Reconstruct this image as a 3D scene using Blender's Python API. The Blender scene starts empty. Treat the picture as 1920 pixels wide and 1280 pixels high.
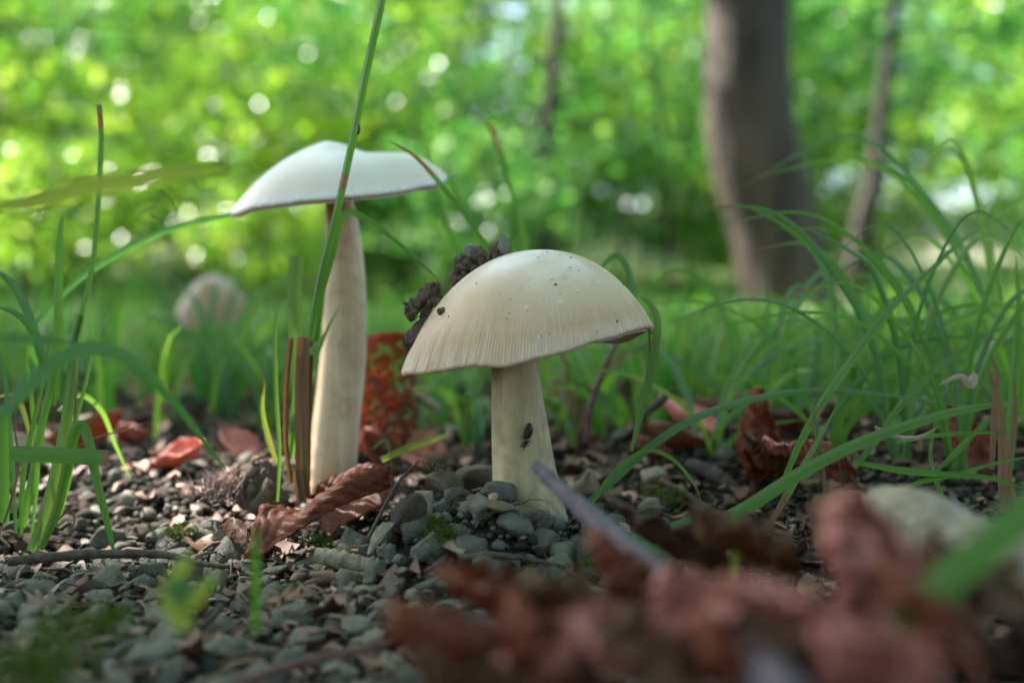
import bpy, math, random
import numpy as np
from mathutils import Vector, noise, Matrix

random.seed(7)
rng = np.random.default_rng(7)
S = bpy.context.scene
C = S.collection

# ------------------------------------------------------------------ camera
EYE = 0.100                    # height of the lens above the gravel, metres
F = 35.0 / 36.0 * 1920.0       # focal length in photo pixels
HZ = 560.0                     # photo row of the horizon
cam_d = bpy.data.cameras.new('camera')
cam = bpy.data.objects.new('camera', cam_d)
C.objects.link(cam)
cam.location = (0, 0, EYE)
cam.rotation_euler = (math.radians(90), 0, 0)
cam_d.lens = 35.0
cam_d.sensor_width = 36.0
cam_d.shift_y = -80.0 / 1920.0
cam_d.clip_start = 0.01
cam_d.clip_end = 400.0
cam_d.dof.use_dof = True
cam_d.dof.focus_distance = 0.352
cam_d.dof.aperture_fstop = 4.6
S.camera = cam

# ------------------------------------------------------------------ sky and sun
SUN_AZ = math.radians(-54)      # measured from straight ahead (+Y) towards the right
SUN_EL = math.radians(52)
world = bpy.data.worlds.new('World')
S.world = world
world.use_nodes = True
wn = world.node_tree
bg = wn.nodes['Background']
sky = wn.nodes.new('ShaderNodeTexSky')
sky.sky_type = 'NISHITA'
sky.sun_disc = False
sky.sun_elevation = SUN_EL
sky.sun_rotation = SUN_AZ
sky.air_density = 1.0
sky.dust_density = 2.0
wn.links.new(sky.outputs[0], bg.inputs[0])
bg.inputs[1].default_value = 0.115
sun_dir = Vector((math.sin(SUN_AZ) * math.cos(SUN_EL), math.cos(SUN_AZ) * math.cos(SUN_EL), math.sin(SUN_EL)))
sd = bpy.data.lights.new('sun', 'SUN')
sd.energy = 5.0
sd.angle = math.radians(0.53)
sd.color = (1.0, 0.95, 0.85)
sun = bpy.data.objects.new('sun', sd)
C.objects.link(sun)
sun.rotation_euler = sun_dir.to_track_quat('Z', 'Y').to_euler()

S.view_settings.view_transform = 'Standard'
S.view_settings.look = 'None'
S.view_settings.gamma = 1.0
S.view_settings.use_curve_mapping = False
S.view_settings.exposure = 2.4
S.render.engine = 'CYCLES'
S.cycles.use_denoising = True
S.cycles.max_bounces = 8
S.cycles.diffuse_bounces = 4
S.cycles.transmission_bounces = 6
S.cycles.transparent_max_bounces = 6
S.cycles.glossy_bounces = 2
S.cycles.caustics_reflective = False
S.cycles.caustics_refractive = False
S.cycles.sample_clamp_indirect = 6.0

# ------------------------------------------------------------------ helpers
def at(px, py, Y):
    """photo pixel (1920 x 1280) at distance Y -> world point"""
    return Vector(((px - 960.0) / F * Y, Y, EYE + (HZ - py) / F * Y))

def link(o, parent=None):
    C.objects.link(o)
    if parent is not None:
        o.parent = parent
    return o

def tag(o, label=None, cat=None, group=None, kind=None):
    if label: o['label'] = label
    if cat: o['category'] = cat
    if group: o['group'] = group
    if kind: o['kind'] = kind
    return o

def mesh(name, V, Fc, mats, smooth=True, uv=None, attrs=None, midx=None):
    me = bpy.data.meshes.new(name)
    V = np.asarray(V, dtype=np.float64)
    if isinstance(Fc, np.ndarray):
        n, k = Fc.shape
        me.vertices.add(len(V)); me.vertices.foreach_set('co', V.ravel())
        me.loops.add(n * k); me.loops.foreach_set('vertex_index', Fc.astype(np.int32).ravel())
        me.polygons.add(n)
        me.polygons.foreach_set('loop_start', np.arange(0, n * k, k, dtype=np.int32))
        me.polygons.foreach_set('loop_total', np.full(n, k, dtype=np.int32))
    else:
        me.from_pydata([tuple(v) for v in V], [], Fc)
    for m in (mats if isinstance(mats, (list, tuple)) else [mats]):
        me.materials.append(m)
    if midx is not None:
        me.polygons.foreach_set('material_index', np.asarray(midx, dtype=np.int32))
    me.update(calc_edges=True)
    if smooth:
        me.polygons.foreach_set('use_smooth', np.ones(len(me.polygons), dtype=bool))
    if uv is not None:
        l = me.uv_layers.new(name='UVMap')
        vi = np.empty(len(me.loops), dtype=np.int32)
        me.loops.foreach_get('vertex_index', vi)
        l.data.foreach_set('uv', np.asarray(uv, dtype=np.float32)[vi].ravel())
    for k, a in (attrs or {}).items():
        at_ = me.attributes.new(k, 'FLOAT', 'POINT')
        at_.data.foreach_set('value', np.asarray(a, dtype=np.float32))
    return me

def obj(name, me, parent=None, loc=None, rot=None, scale=None):
    o = bpy.data.objects.new(name, me)
    if loc is not None: o.location = loc
    if rot is not None: o.rotation_euler = rot
    if scale is not None: o.scale = scale if hasattr(scale, '__len__') else (scale,) * 3
    return link(o, parent)

def empty(name, loc, label, cat, group=None):
    o = bpy.data.objects.new(name, None)
    o.location = loc
    o.empty_display_size = 0.01
    link(o)
    return tag(o, label, cat, group)

def grid_faces(nu, nv, wrap=False):
    """nu rows of nv vertices"""
    i = np.arange(nu - 1)[:, None] * nv
    j = np.arange(nv if wrap else nv - 1)[None, :]
    j2 = (j + 1) % nv
    a = i + j; b = i + j2; c = i + nv + j2; d = i + nv + j
    return np.stack([a, b, c, d], -1).reshape(-1, 4)

def catmull(P, n):
    P = [np.array(p, dtype=float) for p in P]
    if len(P) == 2:
        t = np.linspace(0, 1, n)[:, None]
        return P[0] * (1 - t) + P[1] * t
    Q = [2 * P[0] - P[1]] + P + [2 * P[-1] - P[-2]]
    m = len(P) - 1
    out = []
    for s in np.linspace(0, m, n):
        k = min(int(s), m - 1); t = s - k
        p0, p1, p2, p3 = Q[k], Q[k + 1], Q[k + 2], Q[k + 3]
        out.append(0.5 * ((2 * p1) + (-p0 + p2) * t + (2 * p0 - 5 * p1 + 4 * p2 - p3) * t * t + (-p0 + 3 * p1 - 3 * p2 + p3) * t ** 3))
    return np.array(out)

def nz(x, y=0.0, z=0.0):
    return noise.noise(Vector((x, y, z)))

# ------------------------------------------------------------------ materials
def srgb(r, g, b):
    f = lambda c: (c / 255 / 12.92) if c / 255 <= 0.04045 else ((c / 255 + 0.055) / 1.055) ** 2.4
    return (f(r), f(g), f(b), 1)

class NT:
    def __init__(s, name):
        s.m = bpy.data.materials.new(name); s.m.use_nodes = True
        s.t = s.m.node_tree; s.b = s.t.nodes['Principled BSDF']; s.out = s.t.nodes['Material Output']
    def n(s, typ, **k):
        x = s.t.nodes.new(typ)
        for a, v in k.items():
            if a.startswith('i_'):
                key = a[2:]
                key = int(key) if key.isdigit() else key.replace('_', ' ')
                x.inputs[key].default_value = v
            else: setattr(x, a, v)
        return x
    def l(s, a, b): s.t.links.new(a, b)
    def ramp(s, fac, stops, interp='LINEAR'):
        r = s.n('ShaderNodeValToRGB'); r.color_ramp.interpolation = interp
        e = r.color_ramp.elements
        while len(e) < len(stops): e.new(0.5)
        for x, (p, c) in zip(e, stops):
            x.position = p; x.color = c if len(c) == 4 else (*c, 1)
        s.l(fac, r.inputs[0]); return r.outputs[0]
    def noise(s, scale, detail=4, vec=None, rough=0.55, dist=0.0):
        x = s.n('ShaderNodeTexNoise'); x.inputs['Scale'].default_value = scale
        x.inputs['Detail'].default_value = detail; x.inputs['Roughness'].default_value = rough
        x.inputs['Distortion'].default_value = dist
        if vec is not None: s.l(vec, x.inputs['Vector'])
        return x.outputs['Fac']
    def coord(s, which='Object'): return s.n('ShaderNodeTexCoord').outputs[which]
    def mapping(s, vec, scale=(1, 1, 1), loc=(0, 0, 0)):
        m = s.n('ShaderNodeMapping'); m.inputs['Scale'].default_value = scale; m.inputs['Location'].default_value = loc
        s.l(vec, m.inputs[0]); return m.outputs[0]
    def mix(s, fac, a, b, mode='MIX'):
        m = s.n('ShaderNodeMix', data_type='RGBA', blend_type=mode)
        for sock, v in ((m.inputs[0], fac), (m.inputs[6], a), (m.inputs[7], b)):
            if hasattr(v, 'is_output'): s.l(v, sock)
            else: sock.default_value = v if not (isinstance(v, tuple) and len(v) == 3) else (*v, 1)
        return m.outputs[2]
    def math(s, op, a, b=0.0, clamp=False):
        m = s.n('ShaderNodeMath', operation=op); m.use_clamp = clamp
        for sock, v in ((m.inputs[0], a), (m.inputs[1], b)):
            if hasattr(v, 'is_output'): s.l(v, sock)
            else: sock.default_value = v
        return m.outputs[0]
    def attr(s, name): return s.n('ShaderNodeAttribute', attribute_name=name).outputs['Fac']
    def rnd(s): return s.n('ShaderNodeObjectInfo').outputs['Random']
    def bump(s, h, strength=0.5, dist=0.001):
        b = s.n('ShaderNodeBump'); b.inputs['Strength'].default_value = strength; b.inputs['Distance'].default_value = dist
        s.l(h, b.inputs['Height']); s.l(b.outputs[0], s.b.inputs['Normal']); return b.outputs[0]
    def base(s, c): 
        if hasattr(c, 'is_output'): s.l(c, s.b.inputs['Base Color'])
        else: s.b.inputs['Base Color'].default_value = c if len(c) == 4 else (*c, 1)
    def rough(s, r): 
        if hasattr(r, 'is_output'): s.l(r, s.b.inputs['Roughness'])
        else: s.b.inputs['Roughness'].default_value = r
    def translucent(s, col, amount):
        t = s.n('ShaderNodeBsdfTranslucent')
        if hasattr(col, 'is_output'): s.l(col, t.inputs[0])
        else: t.inputs[0].default_value = (*col[:3], 1)
        m = s.n('ShaderNodeMixShader')
        if hasattr(amount, 'is_output'): s.l(amount, m.inputs[0])
        else: m.inputs[0].default_value = amount
        s.l(s.b.outputs[0], m.inputs[1]); s.l(t.outputs[0], m.inputs[2]); s.l(m.outputs[0], s.out.inputs[0])

def mat_grass(name, c1, c2, trans, amount=0.4, rough=0.38):
    n = NT(name)
    uv = n.coord('UV')
    streak = n.noise(1.0, 3, n.mapping(uv, (26, 1.2, 1)))
    blot = n.noise(1.0, 3, n.mapping(uv, (2.5, 7, 1)))
    pos = n.noise(60, 2, n.coord('Object'))
    c = n.mix(n.math('ADD', n.math('MULTIPLY', streak, 0.7), n.math('MULTIPLY', pos, 0.4), True), c1, c2)
    dry = n.attr('dry')
    spot = n.ramp(n.noise(1.0, 2, n.mapping(uv, (6, 30, 1))), [(0.70, (0, 0, 0)), (0.75, (1, 1, 1))])
    dryf = n.math('MAXIMUM', n.ramp(n.math('ADD', dry, n.math('MULTIPLY', n.math('SUBTRACT', blot, 0.5), 0.9)), [(0.42, (0, 0, 0)), (0.58, (1, 1, 1))]), n.math('MULTIPLY', spot, 0.55))
    brown = n.mix(streak, (0.13, 0.065, 0.03), (0.30, 0.19, 0.11))
    c = n.mix(dryf, c, brown)
    n.base(c); n.rough(rough)
    n.b.inputs['Specular IOR Level'].default_value = 0.6
    n.bump(streak, 0.9, 0.0006)
    n.translucent(n.mix(dryf, trans, (0.35, 0.16, 0.04)), amount)
    return n.m

def mat_leaf(name, cols, trans, amount=0.45, rough=0.42):
    """green tree leaf: every leaf of a crown has its own shade through the 'tone' attribute"""
    n = NT(name)
    tone = n.attr('tone')
    c = n.ramp(tone, [(i / (len(cols) - 1), x) for i, x in enumerate(cols)])
    t = n.ramp(tone, [(i / (len(trans) - 1), x) for i, x in enumerate(trans)])
    n.base(c); n.rough(rough)
    n.b.inputs['Specular IOR Level'].default_value = 0.5
    n.translucent(t, amount)
    return n.m

def mat_dead(name, c1, c2, c3, trans, amount=0.3):
    n = NT(name)
    uv = n.coord('UV')
    ob = n.coord('Object')
    f = n.noise(140, 5, ob, 0.65)
    g = n.noise(900, 3, ob)
    c = n.mix(n.ramp(f, [(0.35, (0, 0, 0)), (0.65, (1, 1, 1))]), c1, c2)
    c = n.mix(n.ramp(g, [(0.5, (0, 0, 0)), (0.75, (1, 1, 1))]), c, c3)
    # side veins running off the midrib
    sx = n.n('ShaderNodeSeparateXYZ'); n.l(uv, sx.inputs[0])
    side = n.math('ABSOLUTE', n.math('SUBTRACT', sx.outputs[0], 0.5))
    v = n.math('SINE', n.math('MULTIPLY', n.math('SUBTRACT', sx.outputs[1], n.math('MULTIPLY', side, 0.55)), 75.0))
    vein = n.ramp(v, [(0.86, (0, 0, 0)), (1.0, (1, 1, 1))])
    mid = n.ramp(side, [(0.0, (1, 1, 1)), (0.03, (0, 0, 0))])
    vv = n.math('MAXIMUM', vein, mid)
    c = n.mix(n.math('MULTIPLY', vv, 0.45), c, (c2[0] * 1.5, c2[1] * 1.45, c2[2] * 1.4))
    n.base(c); n.rough(0.5)
    n.b.inputs['Specular IOR Level'].default_value = 0.45
    n.bump(n.math('ADD', n.math('MULTIPLY', f, 0.6), n.math('MULTIPLY', vv, 0.5)), 0.7, 0.0008)
    n.translucent(trans, amount)
    return n.m

def mat_stone():
    n = NT('pebble stone')
    ob = n.coord('Object')
    r = n.rnd()
    base = n.ramp(r, [(0.0, (0.165, 0.15, 0.11)), (0.25, (0.09, 0.092, 0.068)), (0.5, (0.225, 0.19, 0.13)), (0.75, (0.13, 0.128, 0.098)), (1.0, (0.155, 0.115, 0.08))])
    loc = n.n('ShaderNodeVectorMath', operation='ADD'); n.l(ob, loc.inputs[0])
    cx = n.n('ShaderNodeCombineXYZ'); n.l(n.math('MULTIPLY', r, 50.0), cx.inputs[0]); n.l(cx.outputs[0], loc.inputs[1])
    f = n.noise(1.6, 6, loc.outputs[0], 0.65); g = n.noise(9, 4, loc.outputs[0], 0.6)
    c = n.mix(n.ramp(f, [(0.35, (0, 0, 0)), (0.7, (1, 1, 1))]), base, n.mix(0.6, base, (0.09, 0.10, 0.085), 'MIX'))
    c = n.mix(n.ramp(g, [(0.55, (0, 0, 0)), (0.8, (1, 1, 1))]), c, (0.30, 0.29, 0.24))
    c = n.mix(n.ramp(n.noise(3.5, 3, loc.outputs[0]), [(0.60, (0, 0, 0)), (0.72, (0.7, 0.7, 0.7))]), c, (0.10, 0.065, 0.035))
    n.base(c); n.rough(0.62)
    n.bump(n.math('ADD', f, n.math('MULTIPLY', g, 0.35)), 0.55, 0.12)
    return n.m

def mat_soil(name, c1, c2, s=300, bd=0.0015):
    n = NT(name)
    ob = n.coord('Object')
    f = n.noise(s, 6, ob, 0.7); g = n.noise(s * 4, 3, ob)
    n.base(n.mix(n.ramp(f, [(0.35, (0, 0, 0)), (0.68, (1, 1, 1))]), c1, c2))
    n.rough(0.9); n.bump(n.math('ADD', f, n.math('MULTIPLY', g, 0.4)), 0.8, bd)
    return n.m

def mat_bark(name, c1, c2, sc=(60, 60, 12), bd=0.001):
    n = NT(name)
    ob = n.coord('Object')
    f = n.noise(1.0, 6, n.mapping(ob, sc), 0.65); g = n.noise(sc[0] * 4, 3, ob)
    n.base(n.mix(n.ramp(f, [(0.35, (0, 0, 0)), (0.65, (1, 1, 1))]), c1, c2))
    n.rough(0.8); n.bump(n.math('ADD', f, n.math('MULTIPLY', g, 0.3)), 0.8, bd)
    return n.m

def mat_cap(name, cream, white, tan, strength):
    n = NT(name)
    uv = n.coord('UV'); ob = n.coord('Object')
    sx = n.n('ShaderNodeSeparateXYZ'); n.l(uv, sx.inputs[0])
    th, r = sx.outputs[0], sx.outputs[1]
    rad = n.ramp(r, [(0.0, white), (0.45, white), (0.72, cream), (0.93, tan), (1.0, cream)])
    streak = n.noise(1.0, 1.5, n.mapping(uv, (9, 1.4, 1)), 0.4, 0.3)
    big = n.noise(38, 3, ob)
    fine = n.noise(1.0, 3, n.mapping(uv, (260, 6, 1)), 0.6)
    f = n.math('MULTIPLY', n.ramp(n.math('ADD', n.math('MULTIPLY', streak, 0.65), n.math('MULTIPLY', big, 0.4)), [(0.50, (0, 0, 0)), (0.66, (1, 1, 1))]), strength)
    c = n.mix(f, rad, tan)
    c = n.mix(n.math('MULTIPLY', n.ramp(fine, [(0.5, (0, 0, 0)), (0.7, (1, 1, 1))]), n.ramp(r, [(0.6, (0, 0, 0)), (0.9, (0.2, 0.2, 0.2))])), c, white)
    stain = n.noise(150, 4, ob, 0.65, 0.5)
    c = n.mix(n.math('MULTIPLY', n.ramp(stain, [(0.50, (0, 0, 0)), (0.72, (1, 1, 1))]), strength * .45), c, (tan[0] * .85, tan[1] * .78, tan[2] * .68))
    n.base(c); n.rough(0.42)
    n.b.inputs['Specular IOR Level'].default_value = 0.4
    n.b.inputs['Subsurface Weight'].default_value = 0.35
    n.b.inputs['Subsurface Radius'].default_value = (1.0, 0.7, 0.4)
    n.b.inputs['Subsurface Scale'].default_value = 0.003
    n.bump(n.math('ADD', n.noise(700, 4, ob), n.noise(120, 4, ob)), 0.22, 0.0006)
    return n.m

def mat_stipe(name, c1, c2, fibre=(150, 150, 14)):
    n = NT(name)
    ob = n.coord('Object')
    f = n.noise(1.0, 5, n.mapping(ob, fibre), 0.6); g = n.noise(420, 4, ob)
    sc = n.attr('scaly')
    c = n.mix(n.ramp(f, [(0.4, (0, 0, 0)), (0.7, (1, 1, 1))]), c1, c2)
    c = n.mix(n.math('MULTIPLY', n.ramp(n.noise(1.0, 3, n.mapping(ob, (330, 330, 40))), [(0.60, (0, 0, 0)), (0.68, (1, 1, 1))]), n.math('MULTIPLY', sc, 0.9)), c, (0.26, 0.16, 0.06))
    bl = n.noise(75, 5, ob, 0.6, 0.6)
    c = n.mix(n.ramp(bl, [(0.48, (0, 0, 0)), (0.68, (0.55, 0.55, 0.55))]), c, (c1[0] * .62, c1[1] * .54, c1[2] * .42))
    fis = n.ramp(n.noise(1.0, 4, n.mapping(ob, (420, 420, 26), (3, 1, 2)), 0.6), [(0.64, (0, 0, 0)), (0.70, (0.6, 0.6, 0.6))])
    c = n.mix(fis, c, (0.25, 0.15, 0.06))
    n.base(c); n.rough(0.6)
    n.b.inputs['Subsurface Weight'].default_value = 0.3
    n.b.inputs['Subsurface Radius'].default_value = (1.0, 0.7, 0.4)
    n.b.inputs['Subsurface Scale'].default_value = 0.003
    n.bump(n.math('ADD', f, n.math('MULTIPLY', g, 0.4)), 0.35, 0.0006)
    return n.m

def mat_plain(name, c, rough=0.6, spec=0.5, trans=None):
    n = NT(name)
    f = n.noise(500, 4, n.coord('Object'))
    n.base(n.mix(n.math('MULTIPLY', f, 0.7), c, tuple(x * 0.5 for x in c[:3])))
    n.rough(rough); n.b.inputs['Specular IOR Level'].default_value = spec
    if trans: n.translucent(trans, 0.4)
    return n.m

M = {}
M['grass'] = mat_grass('grass blade', (0.045, 0.13, 0.018), (0.12, 0.25, 0.045), (0.16, 0.40, 0.03), 0.42)
M['grass_pale'] = mat_grass('pale grass blade', (0.08, 0.17, 0.03), (0.18, 0.28, 0.07), (0.22, 0.42, 0.05), 0.40)
M['grass_blue'] = mat_grass('bluish grass blade', (0.05, 0.14, 0.04), (0.12, 0.25, 0.09), (0.09, 0.28, 0.04), 0.3, 0.3)
M['grass_yellow'] = mat_grass('yellowing grass blade', (0.15, 0.24, 0.03), (0.25, 0.30, 0.05), (0.40, 0.50, 0.05), 0.45)
M['straw'] = mat_grass('dry straw blade', (0.16, 0.09, 0.05), (0.30, 0.18, 0.10), (0.30, 0.15, 0.06), 0.25, 0.6)
M['leaf_a'] = mat_leaf('sunny woodland leaf', [(0.045, 0.11, 0.012), (0.06, 0.14, 0.018), (0.085, 0.17, 0.02), (0.12, 0.19, 0.03)],
                       [(0.07, 0.22, 0.015), (0.14, 0.36, 0.02), (0.30, 0.52, 0.03), (0.68, 0.78, 0.12)], 0.6, 0.24)
M['leaf_b'] = mat_leaf('cool woodland leaf', [(0.02, 0.075, 0.03), (0.03, 0.10, 0.03), (0.05, 0.13, 0.03), (0.08, 0.16, 0.04)],
                       [(0.03, 0.15, 0.04), (0.07, 0.27, 0.04), (0.13, 0.38, 0.05), (0.40, 0.62, 0.12)], 0.55, 0.24)
M['dead_red'] = mat_dead('red brown dead leaf', (0.22, 0.055, 0.025), (0.40, 0.13, 0.065), (0.10, 0.03, 0.018), (0.60, 0.13, 0.01), 0.4)
M['dead_pink'] = mat_dead('pinkish brown dead leaf', (0.48, 0.135, 0.10), (0.68, 0.27, 0.235), (0.26, 0.06, 0.04), (0.5, 0.15, 0.05), 0.2)
M['dead_brown'] = mat_dead('brown dead leaf', (0.13, 0.055, 0.028), (0.22, 0.10, 0.05), (0.06, 0.028, 0.018), (0.5, 0.16, 0.02), 0.3)
M['dead_pale'] = mat_dead('pale tan dead leaf', (0.30, 0.235, 0.17), (0.42, 0.34, 0.26), (0.2, 0.14, 0.1), (0.5, 0.36, 0.2), 0.2)
M['dead_dark'] = mat_dead('dark brown dead leaf', (0.05, 0.025, 0.018), (0.11, 0.05, 0.032), (0.03, 0.016, 0.012), (0.35, 0.07, 0.01), 0.25)
M['curled'] = mat_dead('curled red brown leaf', (0.15, 0.035, 0.014), (0.27, 0.075, 0.032), (0.06, 0.02, 0.012), (0.60, 0.13, 0.01), 0.4)
M['perforated'] = mat_dead('glowing decayed leaf', (0.14, 0.05, 0.022), (0.18, 0.07, 0.03), (0.12, 0.045, 0.02), (0.62, 0.19, 0.02), 0.42)
M['stone'] = mat_stone()
M['soil'] = mat_soil('dark humus soil', (0.016, 0.012, 0.009), (0.05, 0.036, 0.025))
M['clod'] = mat_soil('crumbly brown soil', (0.055, 0.035, 0.022), (0.17, 0.12, 0.085), 500, 0.001)
M['clod_pale'] = mat_soil('pale crumbly earth', (0.13, 0.085, 0.055), (0.36, 0.25, 0.18), 420, 0.001)
M['twig'] = mat_bark('grey brown twig bark', (0.035, 0.023, 0.018), (0.11, 0.08, 0.06), (300, 300, 300))
M['twig_purple'] = mat_bark('purplish grey twig bark', (0.055, 0.04, 0.055), (0.13, 0.095, 0.12), (300, 300, 300))
M['twig_red'] = mat_bark('reddish twig bark', (0.07, 0.03, 0.027), (0.16, 0.075, 0.065), (300, 300, 300))
M['wood'] = mat_bark('weathered pale wood', (0.16, 0.12, 0.085), (0.36, 0.29, 0.21), (200, 200, 200))
M['bark'] = mat_bark('tree bark', (0.014, 0.009, 0.006), (0.10, 0.064, 0.045), (16, 16, 2.0), 0.03)
M['bark_dark'] = mat_bark('dark sapling bark', (0.028, 0.02, 0.018), (0.07, 0.05, 0.042), (40, 40, 8), 0.004)
M['husk'] = mat_bark('dark seed husk', (0.022, 0.011, 0.008), (0.085, 0.05, 0.035), (320, 320, 90), 0.002)
M['moss'] = mat_plain('moss', (0.12, 0.17, 0.02), 0.7, 0.3, (0.22, 0.32, 0.03))
M['clod_unit'] = mat_soil('crumbly brown soil lump', (0.15, 0.09, 0.058), (0.46, 0.32, 0.22), 2.6, 0.25)
M['earth_unit'] = mat_soil('pale crumbly earth lump', (0.20, 0.13, 0.085), (0.48, 0.34, 0.25), 2.2, 0.3)
M['lichen'] = mat_plain('pinkish grey lichen', (0.36, 0.24, 0.22), 0.8)
M['insect'] = mat_plain('dark insect shell', (0.045, 0.022, 0.012), 0.3, 0.6)
M['fleck'] = mat_plain('white fleck', (0.8, 0.78, 0.7), 0.5)
M['speck'] = mat_plain('dark speck', (0.05, 0.03, 0.02), 0.8)
M['cap_near'] = mat_cap('cream mushroom cap skin', (0.60, 0.44, 0.33), (0.72, 0.62, 0.62), (0.53, 0.34, 0.20), 0.85)
M['cap_back'] = mat_cap('white mushroom cap skin', (0.76, 0.68, 0.65), (0.78, 0.72, 0.74), (0.72, 0.60, 0.53), 0.4)
M['cap_far'] = mat_cap('tan mushroom cap skin', (0.38, 0.23, 0.13), (0.50, 0.38, 0.33), (0.30, 0.17, 0.08), 0.9)
M['gill'] = mat_stipe('mushroom gill', (0.70, 0.50, 0.38), (0.80, 0.64, 0.52), (200, 200, 200))
M['stipe'] = mat_stipe('cream mushroom stem', (0.42, 0.325, 0.175), (0.62, 0.50, 0.31))
M['stipe_back'] = mat_stipe('warm white mushroom stem', (0.58, 0.40, 0.24), (0.74, 0.59, 0.42))

# ------------------------------------------------------------------ ground
def sm(a, b, x):
    t = np.clip((x - a) / (b - a), 0, 1)
    return t * t * (3 - 2 * t)

def gz(x, y):
    x = np.asarray(x, dtype=float); y = np.asarray(y, dtype=float)
    z = 0.019 * np.exp(-(((x - 0.004) / 0.045) ** 2 + ((y - 0.372) / 0.04) ** 2) / 2)
    z = z + 0.014 * np.exp(-(((x + 0.017) / 0.020) ** 2 + ((y - 0.345) / 0.014) ** 2) / 2)
    z = z + 0.019 * sm(0.36, 0.50, y)
    z = z + 0.012 * sm(0.03, 0.14, x) * sm(0.27, 0.42, y)
    z = z - 0.02 * sm(1.2, 4.0, y)
    z = z + 0.0022 * np.sin(x * 61 + 1.3) * np.sin(y * 53 + .4) + 0.0012 * np.sin(x * 143 + y * 97)
    z = z + .026 * sm(.015, .07, x) * (1 - sm(.19, .27, y))
    r = np.hypot(x, y)
    z = z + sm(1.0, 3.0, r) * 0.02 * np.sin(x * 2.1 + .7) * np.cos(y * 1.7)
    z = z + sm(7.0, 45.0, y) * 4.0
    return z

def build_ground():
    n = 321
    u = np.linspace(-1, 1, n)
    ax = 0.03 * np.sinh(u * 8.3) 
    ax = ax / ax.max() * 90
    X, Y = np.meshgrid(ax, ax + 0.36)
    V = np.stack([X, Y, gz(X, Y) - 0.003], -1).reshape(-1, 3)
    n_ = NT('forest floor')
    ob = n_.coord('Object')
    f = n_.noise(260, 6, ob, 0.7); b = n_.noise(9, 5, ob, 0.6); g = n_.noise(2.2, 4, ob, 0.6)
    c = n_.mix(n_.ramp(f, [(0.35, (0, 0, 0)), (0.7, (1, 1, 1))]), (0.014, 0.011, 0.008), (0.05, 0.036, 0.026))
    geo = n_.n('ShaderNodeSeparateXYZ'); n_.l(ob, geo.inputs[0])
    far = n_.ramp(n_.math('MULTIPLY', n_.math('SUBTRACT', geo.outputs[1], 0.6), 0.7, True), [(0, (0, 0, 0)), (1, (1, 1, 1))])
    litter = n_.mix(n_.ramp(b, [(0.4, (0, 0, 0)), (0.6, (1, 1, 1))]), (0.09, 0.045, 0.03), (0.20, 0.12, 0.08))
    green = n_.mix(n_.ramp(g, [(0.38, (0, 0, 0)), (0.55, (1, 1, 1))]), litter, (0.06, 0.13, 0.02))
    n_.base(n_.mix(far, c, green)); n_.rough(0.95); n_.bump(f, 0.8, 0.002)
    g_ = obj('ground', mesh('ground', V, grid_faces(n, n), n_.m))
    tag(g_, kind='structure')
    return g_
ground = build_ground()

# ------------------------------------------------------------------ stones
def ico(sub):
    import bmesh
    bm = bmesh.new(); bmesh.ops.create_icosphere(bm, subdivisions=sub, radius=1.0)
    V = np.array([v.co[:] for v in bm.verts]); Fc = np.array([[v.index for v in f.verts] for f in bm.faces])
    bm.free(); return V, Fc
ICO1, ICO2, ICO3 = ico(1), ico(2), ico(3)

def stone_verts(base, seed, squash=(1, .85, .72), cuts=13, rough=0.05):
    r = np.random.default_rng(seed)
    V = base[0].copy()
    for _ in range(cuts):
        nrm = r.normal(size=3); nrm /= np.linalg.norm(nrm)
        d = r.uniform(.50, .80)
        s = V @ nrm - d
        k = s > 0
        V[k] -= np.outer(s[k] * 0.97, nrm)
    V *= 1.22 * np.array(squash) * r.uniform(.82, 1.18, 3)
    if rough:
        for i, v in enumerate(V):
            q = Vector(v) * 1.9 + Vector((seed * 3.1, 0, 0))
            V[i] *= 1 + rough * noise.noise(q) * 2.0 + rough * .5 * noise.noise(q * 3.1)
    return V

STONES = [mesh('pebble', stone_verts(ICO3, 100 + i), ICO3[1], M['stone']) for i in range(16)]

def in_cone(p, r=0.0):
    return abs(p[0]) - r < 0.54 * p[1] + .01

def stem_clear(x, y):
    return min(math.hypot(x - 0.010, y - 0.37) - 0.0135, math.hypot(x + 0.081, y - 0.45) - 0.012)

placed = []
def far_enough(x, y, r):
    for (a, b, c) in placed:
        if (a - x) ** 2 + (b - y) ** 2 < ((c + r) * 0.80) ** 2: return False
    return True

def pebble_density(x, y):
    # gravel lies in front and to the left and is heaped round the near stem; behind it the floor is dark humus
    edge = .372 + .018 * math.sin(x * 40) + .012 * math.sin(x * 97 + 1)
    if math.hypot((x - .000) / 1.2, y - .360) < .042: return 1.0
    if x > 0.055 + .3 * (.345 - y): return .008 if y > .3 else 0.0
    if y < edge: return .72
    if x < -.085 and y < .47: return .06
    return .008
cand = []
for k in range(14000):
    y = random.uniform(0.235, 0.55)
    x = random.uniform(-0.54 * y - .01, min(0.54 * y + .01, 0.17))
    if random.random() > pebble_density(x, y): continue
    r = random.choice([.0014, .0018, .0022, .0026, .003, .003, .0035, .004, .0045, .0055, .0065])
    cand.append((x, y, r))
cand.sort(key=lambda c: -c[2] / c[1])
for (x, y, r) in cand:
    if stem_clear(x, y) < r * .7 or not far_enough(x, y, r): continue
    placed.append((x, y, r))
    if len(placed) > 2600: break
def prominence(c):
    x, y, r = c
    return r / y * (1.0 if y < .41 else .6) * (1.0 if x < .05 else .6) * (1.25 if .29 < y < .39 else 1)
placed.sort(key=lambda c: -prominence(c))
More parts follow.
